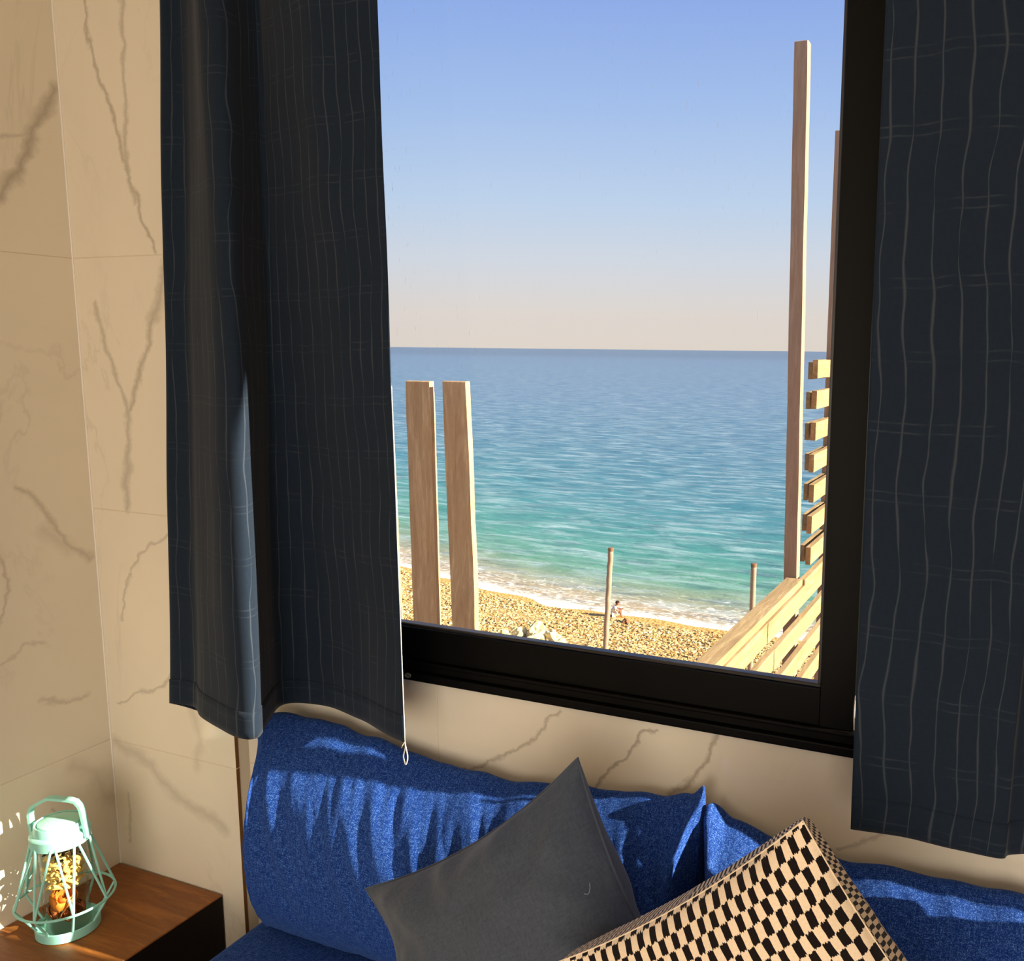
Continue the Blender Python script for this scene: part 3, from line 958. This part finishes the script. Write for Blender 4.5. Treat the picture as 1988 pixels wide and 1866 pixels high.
skin_mesh('shirt', shirt, [(0, 1), (1, 2), (2, 3), (2, 4), (4, 5), (2, 6), (6, 7)], white_c, per)
shorts = [((0.0, 0, 0.10), (0.15, 0.17)), ((0.10, -0.11, 0.12), 0.115), ((0.36, -0.155, 0.28), 0.085), ((0.10, 0.11, 0.12), 0.115), ((0.34, 0.22, 0.21), 0.085)]
skin_mesh('shorts', shorts, [(0, 1), (1, 2), (0, 3), (3, 4)], pale_c, per)
bm = bmesh.new()
bmesh.ops.create_icosphere(bm, subdivisions=3, radius=0.112)
bmesh.ops.delete(bm, geom=[v for v in bm.verts if v.co.z < -0.02 and v.co.x > -0.04], context='VERTS')
for v in bm.verts: v.co = Vector((v.co.x + 0.245, v.co.y * 0.9, v.co.z + 0.765))
hr = obj('hair', bm, hair_c, per, loc=(0, 0, 0), smooth=True)
for s in (-1, 1):
    bm = bmesh.new()
    bmesh.ops.create_icosphere(bm, subdivisions=2, radius=0.02, matrix=Matrix.Translation((0.275, 0.098 * s, 0.735)))
    obj('ear', bm, skin_c, per, loc=(0, 0, 0), smooth=True)
bm = bmesh.new()
tube(bm, [(0.352, 0, 0.755), (0.385, 0, 0.715), (0.36, 0, 0.705)], [0.012, 0.02, 0.012], 8)
obj('nose', bm, skin_c, per, loc=(0, 0, 0), smooth=True)
fing = bmesh.new()
for (hx, hy, hz, s) in ((0.51, -0.085, 0.435, 1), (0.50, 0.045, 0.415, -1)):
    for k in range(4):
        tube(fing, [(hx, hy + s * (k - 1.5) * 0.012, hz + 0.01 * k), (hx + 0.04, hy + s * 0.02, hz + 0.012 * k), (hx + 0.045, hy + s * 0.045, hz + 0.012 * k)], 0.0085, 6)
    tube(fing, [(hx - 0.01, hy, hz + 0.03), (hx + 0.01, hy + s * 0.03, hz + 0.055)], 0.010, 6)
obj('fingers', fing, skin_c, per, loc=(0, 0, 0), smooth=True)
ph = obj('phone', box_bm(-0.006, 0.006, -0.04, 0.04, -0.085, 0.085, bevel=0.003), simple('phone_black', (16, 16, 18), 0.3, 0.5))
ph.matrix_world = Matrix.Translation((PX, PY, gz)) @ Matrix.Rotation(math.radians(18), 4, 'Z') @ Matrix.Translation((0.55, -0.03, 0.47)) @ Matrix.Rotation(math.radians(35), 4, 'Y')
tag(ph, 'small black phone held by the person sitting on the beach', 'phone')
o = rock('rock', (-18.3, 40.15, ground_z(-18.3, 40.15) + 0.02), 0.26, 4.4, M['rock_brown'], 0.7)
tag(o, 'small brown rock on the pebbles beside the seated person', 'rock')

# ================================================================== CURTAINS
def curtain(name, label, top, hem, z_top, z_hem, rows, thick=0.0022, ease=1.0, hem_h=0.055, per=9, u0=0.0, wr=0.004):
    T = catmull([(p[0], p[1], 0) for p in top], per)
    H = catmull([(p[0], p[1], p[2] if len(p) > 2 else 0) for p in hem], per)
    n = len(T)
    root = empty(name, (sum(p[0] for p in hem) / len(hem), -0.12, z_hem))
    tag(root, label, 'curtain', 'navy window curtains')
    ulen = [0.0]
    for i in range(1, n): ulen.append(ulen[-1] + max((H[i] - H[i - 1]).length, (T[i] - T[i - 1]).length))
    def P(i, f, push=0.0):
        """f: 0 at hem, 1 at top"""
        g = f ** ease
        p = H[i].lerp(T[i], g)
        zh = z_hem + H[i].z
        q = Vector((p.x, p.y, zh + (z_top - zh) * f))
        q.y += wr * noise.noise(Vector((ulen[i] * 9, f * 5, 2.0))) - push
        q.x += wr * 0.6 * noise.noise(Vector((ulen[i] * 7, f * 4, 8.0)))
        return q
    def sheet(nm, f0, f1, m_rows, push, th):
        bm = bmesh.new()
        uvl = bm.loops.layers.uv.new('UVMap')
        g = [[bm.verts.new(P(i, f0 + (f1 - f0) * r / m_rows, push)) for i in range(n)] for r in range(m_rows + 1)]
        idx = {}
        for r in range(m_rows + 1):
            for i in range(n): idx[g[r][i]] = (ulen[i] + u0, z_hem + (z_top - z_hem) * (f0 + (f1 - f0) * r / m_rows))
        for r in range(m_rows):
            for i in range(n - 1):
                f = bm.faces.new((g[r][i], g[r][i + 1], g[r + 1][i + 1], g[r + 1][i]))
                for lp in f.loops: lp[uvl].uv = idx[lp.vert]
        o = obj(nm, bm, M['curtain'], root, smooth=True)
        s = o.modifiers.new('solid', 'SOLIDIFY')
        s.thickness = th
        s.offset = 0
        return o
    sheet('panel', 0.0, 1.0, rows, 0.0, thick)
    sheet('hem', 0.0, hem_h / (z_top - z_hem), 4, 0.0, thick + 0.0036)
    return root, P, n

TOP_L = [(-1.668, -0.0426), (-1.700, -0.060), (-1.670, -0.085), (-1.640, -0.066), (-1.585, -0.085), (-1.520, -0.130), (-1.478, -0.122), (-1.478, -0.060), (-1.462, -0.040), (-1.415, -0.070), (-1.345, -0.112), (-1.258, -0.135), (-1.190, -0.102), (-1.150, -0.080)]
HEM_L = [(-1.690, -0.0426, -0.075), (-1.712, -0.100, -0.035), (-1.706, -0.156), (-1.640, -0.150), (-1.575, -0.185), (-1.450, -0.228), (-1.395, -0.222), (-1.425, -0.165), (-1.475, -0.080), (-1.455, -0.040), (-1.370, -0.030), (-1.262, -0.065, 0.004), (-1.155, -0.118, 0.014), (-1.083, -0.150, 0.020)]  # first points: unseen return to the pilaster, added to block a sun leak
cl, PL, nL = curtain('curtain', 'navy curtain bunched in deep folds left of the window, trailing a white thread',
                     TOP_L, HEM_L, 2.62, 0.955, 60)
bm = bmesh.new()
pts = [PL(nL - 1, f) + Vector((0.0022, -0.001, 0)) for f in [0.42 * (1 - i / 40) for i in range(41)]]
end = pts[-1]
tube(bm, pts, 0.0008, 6)
tube(bm, catmull([end, end + Vector((0.001, -0.001, -0.012)), end + Vector((-0.004, -0.001, -0.03)), end + Vector((0.001, -0.001, -0.046)), end + Vector((0.006, -0.001, -0.03)), end + Vector((0.002, -0.001, -0.008))], 6), 0.0011, 6)
tube(bm, [end, end + Vector((-0.004, -0.002, -0.006)), end + Vector((-0.007, -0.002, -0.013))], 0.0008, 6)
th = obj('loose_thread', bm, M['thread'], cl, smooth=True)
tag(th, 'loose white thread with a loop below the hem')

TOP_R = [(-0.220, -0.155), (-0.15, -0.160), (-0.06, -0.160), (0.034, -0.150), (0.056, -0.125), (0.11, -0.085), (0.19, -0.058), (0.28, -0.075), (0.37, -0.055), (0.48, -0.078), (0.60, -0.055), (0.74, -0.078), (0.90, -0.055), (1.10, -0.078), (1.30, -0.055), (1.55, -0.078), (1.80, -0.055), (2.08, -0.078), (2.35, -0.045)]
HEM_R = [(-0.2155, -0.150), (-0.138, -0.141), (-0.060, -0.146), (0.006, -0.145), (0.024, -0.125), (0.11, -0.085), (0.19, -0.058), (0.28, -0.075), (0.37, -0.055), (0.48, -0.078), (0.60, -0.055), (0.74, -0.078), (0.90, -0.055), (1.10, -0.078), (1.30, -0.055), (1.55, -0.078), (1.80, -0.055), (2.08, -0.078), (2.35, -0.045)]  # folds right of the view are unseen, added close to the wall to block sun
cr, PR, nR = curtain('curtain', 'navy slub-striped curtain hanging nearly flat at the right of the window',
                     TOP_R, HEM_R, 2.62, 0.985, 60, u0=0.31)
# rod carrying both curtains (above the picture)
bm = bmesh.new()
tube(bm, [(-1.85, -0.10, 2.645), (2.5, -0.10, 2.645)], 0.014, 14)
rod = obj('curtain_rod', bm, M['frame']); tag(rod, 'black curtain rod above the window', 'curtain rod')

# ================================================================== SOFA
SEAT = 0.455
def section_loop(prof, n):
    """closed smooth loop through prof points (y,z)"""
    m = len(prof)
    out = []
    for k in range(n):
        s = k / n * m
        i = int(s); t_ = s - i
        p0, p1, p2, p3 = (Vector((*prof[(i + j - 1) % m], 0)) for j in range(4))
        out.append(0.5 * ((2 * p1) + (p2 - p0) * t_ + (2 * p0 - 5 * p1 + 4 * p2 - p3) * t_ * t_ + (3 * p1 - p0 - 3 * p2 + p3) * t_ ** 3))
    return out
def back_cushion(label, x0, x1, topz, seed, cuts=(0.10, 0.03), nx=150, ns=90, wrinkle=1.0):
    # cross-section: (y, zfrac) around the cushion, zfrac 0 bottom .. 1 top
    prof = [(-0.030, 0.02), (-0.022, 0.30), (-0.022, 0.65), (-0.026, 0.92), (-0.046, 0.995), (-0.085, 0.960), (-0.135, 0.87), (-0.180, 0.750), (-0.208, 0.60), (-0.218, 0.42), (-0.205, 0.22), (-0.155, 0.06), (-0.120, 0.012), (-0.07, 0.0)]
    loop = section_loop(prof, ns)
    cy_, cz_ = -0.085, 0.5
    bm = bmesh.new()
    uvl = bm.loops.layers.uv.new('UVMap')
    rings = []
    ulen = [0.0]
    for k in range(1, ns + 1):
        a, b = loop[k - 1], loop[k % ns]
        ulen.append(ulen[-1] + math.hypot(a.x - b.x, (a.y - b.y) * 0.47))
    zb = SEAT
    for i in range(nx + 1):
        f = i / nx
        x = x0 + (x1 - x0) * f
        e = min(f, 1 - f) * (x1 - x0)
        k = min(1.0, e / 0.034)
        sq = math.sqrt(max(0.0, 1 - (1 - k) ** 2))
        tk = 0.45 + 0.55 * sq           # thickness factor at the ends
        zk = 0.985 + 0.015 * sq
        zt = interp(x, topz)
        ring = []
        for q in loop:
            y = cy_ + (q.x - cy_) * tk
            zz = 0.5 + (q.y - 0.5) * zk
            z = zb + (zt - zb) * zz
            front = max(0.0, min(1.0, (-q.x - 0.06) / 0.08))
            up = max(0.0, min(1.0, (q.y - 0.35) / 0.5))
            # folds running down from the top seam
            sl = x * 26 + q.y * 5.5
            w = noise.noise(Vector((sl, q.y * 2.4 + seed, seed))) * 0.55 + noise.noise(Vector((sl * 2.1, q.y * 4 + seed, 4 + seed))) * 0.35
            d_ = wrinkle * (0.021 * w * (0.25 + 0.75 * up) * front)
            big = 0.012 * noise.noise(Vector((x * 4.0 + seed, q.y * 2.2, seed * 3))) * front
            y -= d_ + big
            z += wrinkle * 0.010 * noise.noise(Vector((x * 15 + seed, 3.0, seed))) * max(0, (q.y - 0.6) / 0.4)
            cut = max(0.0, 1 - e / 0.12) ** 2 * max(0.0, min(1.0, (-q.x - 0.09) / 0.11)) * (cuts[0] if f < 0.5 else cuts[1])
            dx2 = 0.006 * noise.noise(Vector((x * 8, q.y * 5, seed + 9)))
            ring.append(bm.verts.new((x + (cut if f < 0.5 else -cut) + dx2 * k, min(y, -0.012), z)))
        rings.append(ring)
    for i in range(nx):
        for k in range(ns):
            f = bm.faces.new((rings[i][k], rings[i + 1][k], rings[i + 1][(k + 1) % ns], rings[i][(k + 1) % ns]))
            us = ((i, k), (i + 1, k), (i + 1, k + 1), (i, k + 1))
            for lp, (a, b) in zip(f.loops, us): lp[uvl].uv = (x0 + (x1 - x0) * a / nx, ulen[b])
    for ring, rev in ((rings[0], True), (rings[-1], False)):
        c = Vector((0, 0, 0))
        for v in ring: c += v.co
        c /= len(ring)
        cv = bm.verts.new(c)
        for k in range(ns):
            a, b = ring[k], ring[(k + 1) % ns]
            f = bm.faces.new((cv, b, a) if not rev else (cv, a, b))
            for lp in f.loops: lp[uvl].uv = (lp.vert.co.y, lp.vert.co.z)
    bmesh.ops.recalc_face_normals(bm, faces=bm.faces)
    root = empty('back_cushion', ((x0 + x1) / 2, -0.09, SEAT))
    tag(root, label, 'cushion', 'blue sofa back cushions')
    obj('cover', bm, M['denim'], root, smooth=True)
    # side seam piping
    return root
TOP1 = [(-1.535, 0.925), (-1.46, 0.932), (-1.35, 0.930), (-1.24, 0.912), (-1.06, 0.890), (-0.94, 0.884), (-0.70, 0.908), (-0.58, 0.920), (-0.525, 0.935), (-0.49, 0.968)]
TOP2 = [(-0.487, 0.935), (-0.44, 0.905), (-0.36, 0.882), (-0.24, 0.872), (-0.10, 0.876), (0.05, 0.876), (0.3, 0.90), (0.5, 0.93)]
back_cushion('long blue sofa back cushion with sunlit wrinkles under the left curtain', -1.535, -0.490, TOP1, 1.0)
back_cushion('blue sofa back cushion below the right curtain behind the checked pillow', -0.484, 0.56, TOP2, 5.0, cuts=(0.03, 0.03), wrinkle=0.7)

# seat cushion and sofa base
def soft_box(name, x0, x1, y0, y1, z0, z1, r, mat, parent=None, seed=0):
    bm = bmesh.new()
    box(bm, x0, x1, y0, y1, z0, z1, bevel=r, seg=4)
    uvl = bm.loops.layers.uv.new('UVMap')
    for f in bm.faces:
        for lp in f.loops:
            c = lp.vert.co
            n = f.normal
            lp[uvl].uv = (c.x, c.y) if abs(n.z) > 0.6 else ((c.y, c.z) if abs(n.x) > 0.6 else (c.x, c.z))
    bm.normal_update()
    for f in bm.faces:
        for lp in f.loops:
            c = lp.vert.co
            n = f.normal
            lp[uvl].uv = (c.x, c.y) if abs(n.z) > 0.6 else ((c.y, c.z) if abs(n.x) > 0.6 else (c.x, c.z))
    return obj(name, bm, mat, parent, smooth=False)
sc = soft_box('seat_cushion', -1.528, 0.56, -0.72, -0.026, 0.330, 0.4545, 0.025, M['denim'])
for p in sc.data.polygons: p.use_smooth = True
tag(sc, 'long blue seat cushion of the sofa bench', 'cushion')
sb = empty('sofa_bench', (-0.48, -0.37, 0))
tag(sb, 'dark wooden sofa bench under the blue cushions', 'sofa')
obj('platform', box_bm(-1.535, 0.58, -0.74, -0.03, 0.24, 0.330, bevel=0.004), M['sofa_base'], sb)
for x in (-1.51, 0.48):
    for y in (-0.72, -0.12):
        obj('leg', box_bm(x, x + 0.07, y, y + 0.07, 0, 0.24, bevel=0.003), M['sofa_base'], sb)

# ------------------------------------------------------------------ throw pillows
def pillow(name, label, L, T, e2, size2, thick, mats, seed, pipe_mat, seam=0.0, wr=0.006, n=64, bow=0.055, power=0.55, back=0.06, bp=1.0, pipe_r=0.0028, thread=None):
    L, T = Vector(L), Vector(T)
    e1 = (T - L)
    a = e1.length / 2
    e1.normalize()
    e2 = Vector(e2)
    e2 = (e2 - e1 * e2.dot(e1)).normalized()
    b = size2 / 2
    nrm = e1.cross(e2)          # faces away or toward the camera
    c = L + e1 * a + e2 * b
    if (CAM - c).dot(nrm) < 0: nrm = -nrm
    def P(u, v, side):
        x = a * u * (1 - bow * (1 - v * v) * abs(u) ** 3)
        y = b * v * (1 - bow * (1 - u * u) * abs(v) ** 3)
        t_ = ((1 - abs(u) ** 2.6) * (1 - abs(v) ** 2.6))
        t_ = max(0.0, t_) ** power
        w = noise.noise(Vector((u * 2.2 + seed, v * 2.2, seed))) * 0.6 + noise.noise(Vector((u * 5 + seed, v * 5, 3 + seed))) * 0.3
        rim = 1 - t_
        rad = math.atan2(v, u)
        fold = noise.noise(Vector((math.cos(rad) * 4.5 + seed, math.sin(rad) * 4.5, 5.0))) * rim * (1 if t_ > 0.02 else 0)
        z = side * ((thick if side > 0 else back) * (t_ if side > 0 else t_ ** bp) * (1 + 0.12 * w)) + wr * (w + 1.6 * fold) * min(1.0, t_ * 3)
        z += seam
        # soft S-bend of the seam
        z += 0.012 * math.sin(u * 2.4 + seed) * math.cos(v * 1.7)
        return c + e1 * x + e2 * y + nrm * z
    root = empty(name, tuple(c - Vector((0, 0, 0.2))))
    tag(root, label, 'pillow', 'throw pillows on the sofa')
    def panel(nm, side, mat):
        bm = bmesh.new()
        uvl = bm.loops.layers.uv.new('UVMap')
        g = []
        for i in range(n + 1):
            s = -math.cos(PI * i / n)
            u = 0.55 * s + 0.45 * (-1 + 2 * i / n)
            row = []
            for j in range(n + 1):
                s2 = -math.cos(PI * j / n)
                v = 0.55 * s2 + 0.45 * (-1 + 2 * j / n)
                p = P(u, v, side)
                dz = (p - c).dot(nrm) if side < 0 else 0.0
                row.append((bm.verts.new(p), (a * u - math.copysign(dz, u), b * v - math.copysign(dz, v))))
            g.append(row)
        for i in range(n):
            for j in range(n):
                q = (g[i][j], g[i + 1][j], g[i + 1][j + 1], g[i][j + 1])
                f = bm.faces.new([k[0] for k in q])
                for lp, k in zip(f.loops, q): lp[uvl].uv = k[1]
        bmesh.ops.recalc_face_normals(bm, faces=bm.faces)
        return obj(nm, bm, mat, root, smooth=True)
    panel('front_panel', 1, mats[0])
    panel('back_panel', -1, mats[1])
    ring = []
    m_ = 40
    for (u0, v0, u1, v1) in ((-1, -1, 1, -1), (1, -1, 1, 1), (1, 1, -1, 1), (-1, 1, -1, -1)):
        for i in range(m_):
            f = i / m_
            ring.append(P(u0 + (u1 - u0) * f, v0 + (v1 - v0) * f, 1))
    bm = bmesh.new()
    tube(bm, ring, pipe_r, 6, closed=True)
    obj('seam', bm, pipe_mat, root, smooth=True)
    if thread:
        bm = bmesh.new()
        tube(bm, catmull([P(u, v, 1) + nrm * 0.0015 for u, v in thread], 5), 0.0007, 6)
        o = obj('loose_thread', bm, simple('grey_thread', (150, 156, 164), 0.8, 0.2), root, smooth=True)
        tag(o, 'pale curl of loose thread')
    return root
pillow('throw_pillow', 'plain slate grey throw pillow standing on its corner against the blue cushion',
       (-1.033, -0.320, 0.777), (-0.651, -0.240, 1.061), (0.59, -0.28, -0.76), 0.48, 0.095, (M['grey_cloth'], M['grey_cloth']), 2.0, M['grey_cloth'], power=0.62, bow=0.13, back=0.085, bp=0.55, wr=0.016, seam=0.012, thread=[(0.786, -0.202), (0.806, -0.190), (0.824, -0.212), (0.833, -0.245)])
pillow('throw_pillow', 'black and cream checked throw pillow at the front of the sofa',
       (-0.570, -0.445, 0.867), (-0.228, -0.430, 1.150), (0.63, 0.0, -0.77), 0.46, 0.055, (M['check_big'], M['check_small']), 7.0, M['check_big'], wr=0.003, seam=0.030, back=0.105, bp=0.40, bow=0.07, power=0.6, pipe_r=0.0012)
# ================================================================== SIDE TABLE
TZ = 0.4275
TX0, TX1, TY0, TY1 = XL + 0.001, -1.716, -0.80, PIL_Y - 0.004
tb = empty('side_table', ((TX0 + TX1) / 2, (TY0 + TY1) / 2, 0))
tag(tb, 'low side table with brown wooden top and near black sides in the corner', 'table')
obj('table_top', box_bm(TX0, TX1, TY0, TY1, TZ - 0.005, TZ, bevel=0.0015), M['table_wood'], tb)
obj('body', box_bm(TX0, TX1 - 0.001, TY0 + 0.001, TY1, 0.0, TZ - 0.005), M['table_dark'], tb)

# ================================================================== LANTERN
LC = Vector((-1.931, -0.276, TZ))
ln = empty('lantern', tuple(LC))
tag(ln, 'mint green wire lantern with a glass jar on the side table', 'lantern')
def lpart(name, bm, mat, parent=None, smooth=True):
    o = obj(name, bm, mat, ln, loc=(0, 0, 0), smooth=False)
    if smooth:
        for p in o.data.polygons: p.use_smooth = True
        md = o.modifiers.new('edge', 'EDGE_SPLIT')
        md.split_angle = math.radians(35)
    return o
bm = bmesh.new()
lathe(bm, [(0.060, 0.0), (0.0640, 0.002), (0.0640, 0.021), (0.062, 0.0235), (0.0605, 0.021), (0.0585, 0.009)], n=48)
lpart('base_dish', bm, M['mint'])
RING_R, RING_Z = 0.097, 0.078
bm = bmesh.new()
tube(bm, [(RING_R * math.cos(a), RING_R * math.sin(a), RING_Z) for a in [2 * PI * i / 72 for i in range(72)]], 0.0028, 8, closed=True)
lpart('ring', bm, M['mint'])
NV = 8
A0 = math.radians(-72)
for i in range(NV):
    a = A0 + 2 * PI * i / NV
    rp = (RING_R * math.cos(a), RING_R * math.sin(a), RING_Z)
    for s in (-1, 1):
        a2 = a + s * (PI / NV - 0.05)
        bm = bmesh.new()
        tube(bm, [rp, (0.0555 * math.cos(a2), 0.0555 * math.sin(a2), 0.226)], 0.0026, 8)
        lpart('wire', bm, M['mint'])
    bm = bmesh.new()
    tube(bm, [rp, (0.0595 * math.cos(a), 0.0595 * math.sin(a), 0.018)], 0.0026, 8)
    lpart('wire', bm, M['mint'])
bm = bmesh.new()
lathe(bm, [(0.0455, 0.012), (0.0465, 0.014), (0.0465, 0.224), (0.0447, 0.224), (0.0447, 0.014), (0.0435, 0.012)], n=48)
lpart('glass_cylinder', bm, M['jar'])
bm = bmesh.new()
lathe(bm, [(0.055, 0.212), (0.0585, 0.214), (0.0595, 0.236), (0.0575, 0.2385), (0.051, 0.241), (0.0495, 0.258), (0.048, 0.2605), (0.045, 0.2595), (0.0435, 0.2555)], n=48)
ld = lpart('lid', bm, M['mint'])
bm = bmesh.new()
lathe(bm, [(0.042, 0.2555), (0.042, 0.2595), (0.038, 0.2615), (0.018, 0.2630)], n=48)
obj('lid_disc', bm, simple('mint_disc', (168, 224, 206), 0.3, 0.4, var=0.03), ld, loc=(0, 0, 0), smooth=True)
# handle in the plane facing the camera
hd = Vector((0.95, 0.312, 0))
def hp(s, z): return tuple(hd * (s * 0.87) + Vector((0, 0, z)))
HP = [hp(-0.074, 0.226), hp(-0.077, 0.270), hp(-0.073, 0.284), hp(-0.066, 0.292), hp(-0.025, 0.312), hp(-0.018, 0.313), hp(0.036, 0.311), hp(0.050, 0.308), hp(0.060, 0.298), hp(0.064, 0.288), hp(0.075, 0.226)]
bm = bmesh.new()
nh = Vector((-hd.y, hd.x, 0))
secs = []
P_ = [Vector(p) for p in HP]
for i, p in enumerate(P_):
    t_ = (P_[min(i + 1, len(P_) - 1)] - P_[max(i - 1, 0)]).normalized()
    o_ = t_.cross(nh).normalized()
    secs.append([bm.verts.new(p + nh * dx + o_ * dz) for dx, dz in ((-0.0075, -0.0030), (0.0075, -0.0030), (0.0075, 0.0030), (-0.0075, 0.0030))])
for a, b in zip(secs, secs[1:]):
    for k in range(4): bm.faces.new((a[k], a[(k + 1) % 4], b[(k + 1) % 4], b[k]))
bm.faces.new(secs[0]); bm.faces.new(secs[-1])
bmesh.ops.recalc_face_normals(bm, faces=bm.faces)
lpart('handle', bm, M['mint'], smooth=False)
for s in (-1, 1):
    bm = bmesh.new()
    p = hd * (0.0615 * s)
    tube(bm, [(p - hd * 0.006 * s) + Vector((0, 0, 0.231)), (p + hd * 0.006 * s) + Vector((0, 0, 0.231))], 0.006, 12)
    tube(bm, [(hd * 0.049 * s) + Vector((0, 0, 0.249)), (hd * 0.060 * s) + Vector((0, 0, 0.249))], 0.005, 10)
    lpart('hinge', bm, M['mint'])

# what lies in the glass: dried petals, curled shavings and dark bark
def petal_clump(name, c, r, n, mat, seed):
    random.seed(seed)
    bm = bmesh.new()
    for i in range(n):
        a = random.uniform(0, 2 * PI)
        rr = r * (0.35 + 0.65 * i / n)
        base = Vector((math.cos(a) * rr * 0.3, math.sin(a) * rr * 0.3, -r * 0.3))
        m_ = []
        for u in range(6):
            row = []
            for v in range(5):
                fu = u / 5; fv = v / 4 - 0.5
                ang = a + fv * 1.9
                rad = rr * (0.35 + 0.65 * math.sin(fu * 2.0))
                z = -r * 0.55 + fu * r * 1.35 + 0.004 * math.sin(fv * 14 + i)
                row.append(bm.verts.new((math.cos(ang) * rad, math.sin(ang) * rad, z + 0.05 * rr * math.sin(i + fu * 6))))
            m_.append(row)
        for u in range(5):
            for v in range(4):
                bm.faces.new((m_[u][v], m_[u][v + 1], m_[u + 1][v + 1], m_[u + 1][v]))
    o = obj(name, bm, mat, loc=tuple(LC + Vector(c)), smooth=True)
    s = o.modifiers.new('solid', 'SOLIDIFY'); s.thickness = 0.0012
    o.rotation_euler = (0.5 * math.sin(seed), -0.5, seed)
    return o
orange = simple('dried_orange_petal', (214, 128, 48), 0.7, 0.2, var=0.3, scale=60)
rust = simple('dried_rust_petal', (150, 84, 44), 0.8, 0.2, var=0.3, scale=60)
o = petal_clump('dried_flower', (0.010, -0.014, 0.072), 0.033, 11, orange, 3)
tag(o, 'large orange dried flower inside the lantern glass', 'dried flower')
for i, (x, y, z, r) in enumerate(((-0.017, 0.016, 0.058, 0.022), (-0.016, -0.016, 0.042, 0.020), (0.016, 0.018, 0.040, 0.020), (0.018, -0.010, 0.036, 0.019))):
    o = petal_clump('dried_flower', (x, y, z), r, 7, rust, 5 + i)
    tag(o, 'rust brown dried flower at the bottom of the lantern glass', 'dried flower', 'rust brown dried flowers in the lantern')
random.seed(21)
bm = bmesh.new()
for i in range(120):
    a, rr, z = random.uniform(0, 2 * PI), 0.038 * math.sqrt(random.random()), random.uniform(0.108, 0.172)
    c = Vector((rr * math.cos(a), rr * math.sin(a), z))
    d = Vector((random.uniform(-1, 1), random.uniform(-1, 1), random.uniform(-0.35, 0.35))).normalized() * random.uniform(0.009, 0.016)
    up = Vector((0, 0, random.uniform(0.002, 0.005)))
    pts = [c - d, c - d * 0.3 + up, c + d * 0.4 + up, c + d]
    lim = [Vector((*(Vector((p.x, p.y)) * min(1, 0.0405 / max(1e-6, Vector((p.x, p.y)).length))), p.z)) for p in pts]
    tube(bm, lim, [0.0026, 0.0042, 0.0042, 0.0026], 6)
o = obj('curled_shavings', bm, simple('yellow_shaving', (244, 206, 124), 0.6, 0.3, var=0.15, scale=80), loc=tuple(LC), smooth=True)
tag(o, 'pale yellow curled shavings filling the middle of the lantern glass', 'shavings', kind='stuff')
bm = bmesh.new()
for i in range(70):
    a, rr, z = random.uniform(0, 2 * PI), 0.036 * math.sqrt(random.random()), random.uniform(0.176, 0.212)
    c = Vector((rr * math.cos(a), rr * math.sin(a), z))
    if c.x < -0.02 and z > 0.185: continue
    d = Vector((random.uniform(-1, 1), random.uniform(-1, 1), random.uniform(-0.8, 0.8))).normalized() * random.uniform(0.005, 0.010)
    tube(bm, [c - d, c, c + d], [0.001, 0.0035, 0.001], 5)
o = obj('bark_chips', bm, simple('dark_bark', (50, 30, 18), 0.8, 0.2, var=0.4, scale=90), loc=tuple(LC))
tag(o, 'dark brown bark chips at the top of the lantern glass', 'bark', kind='stuff')
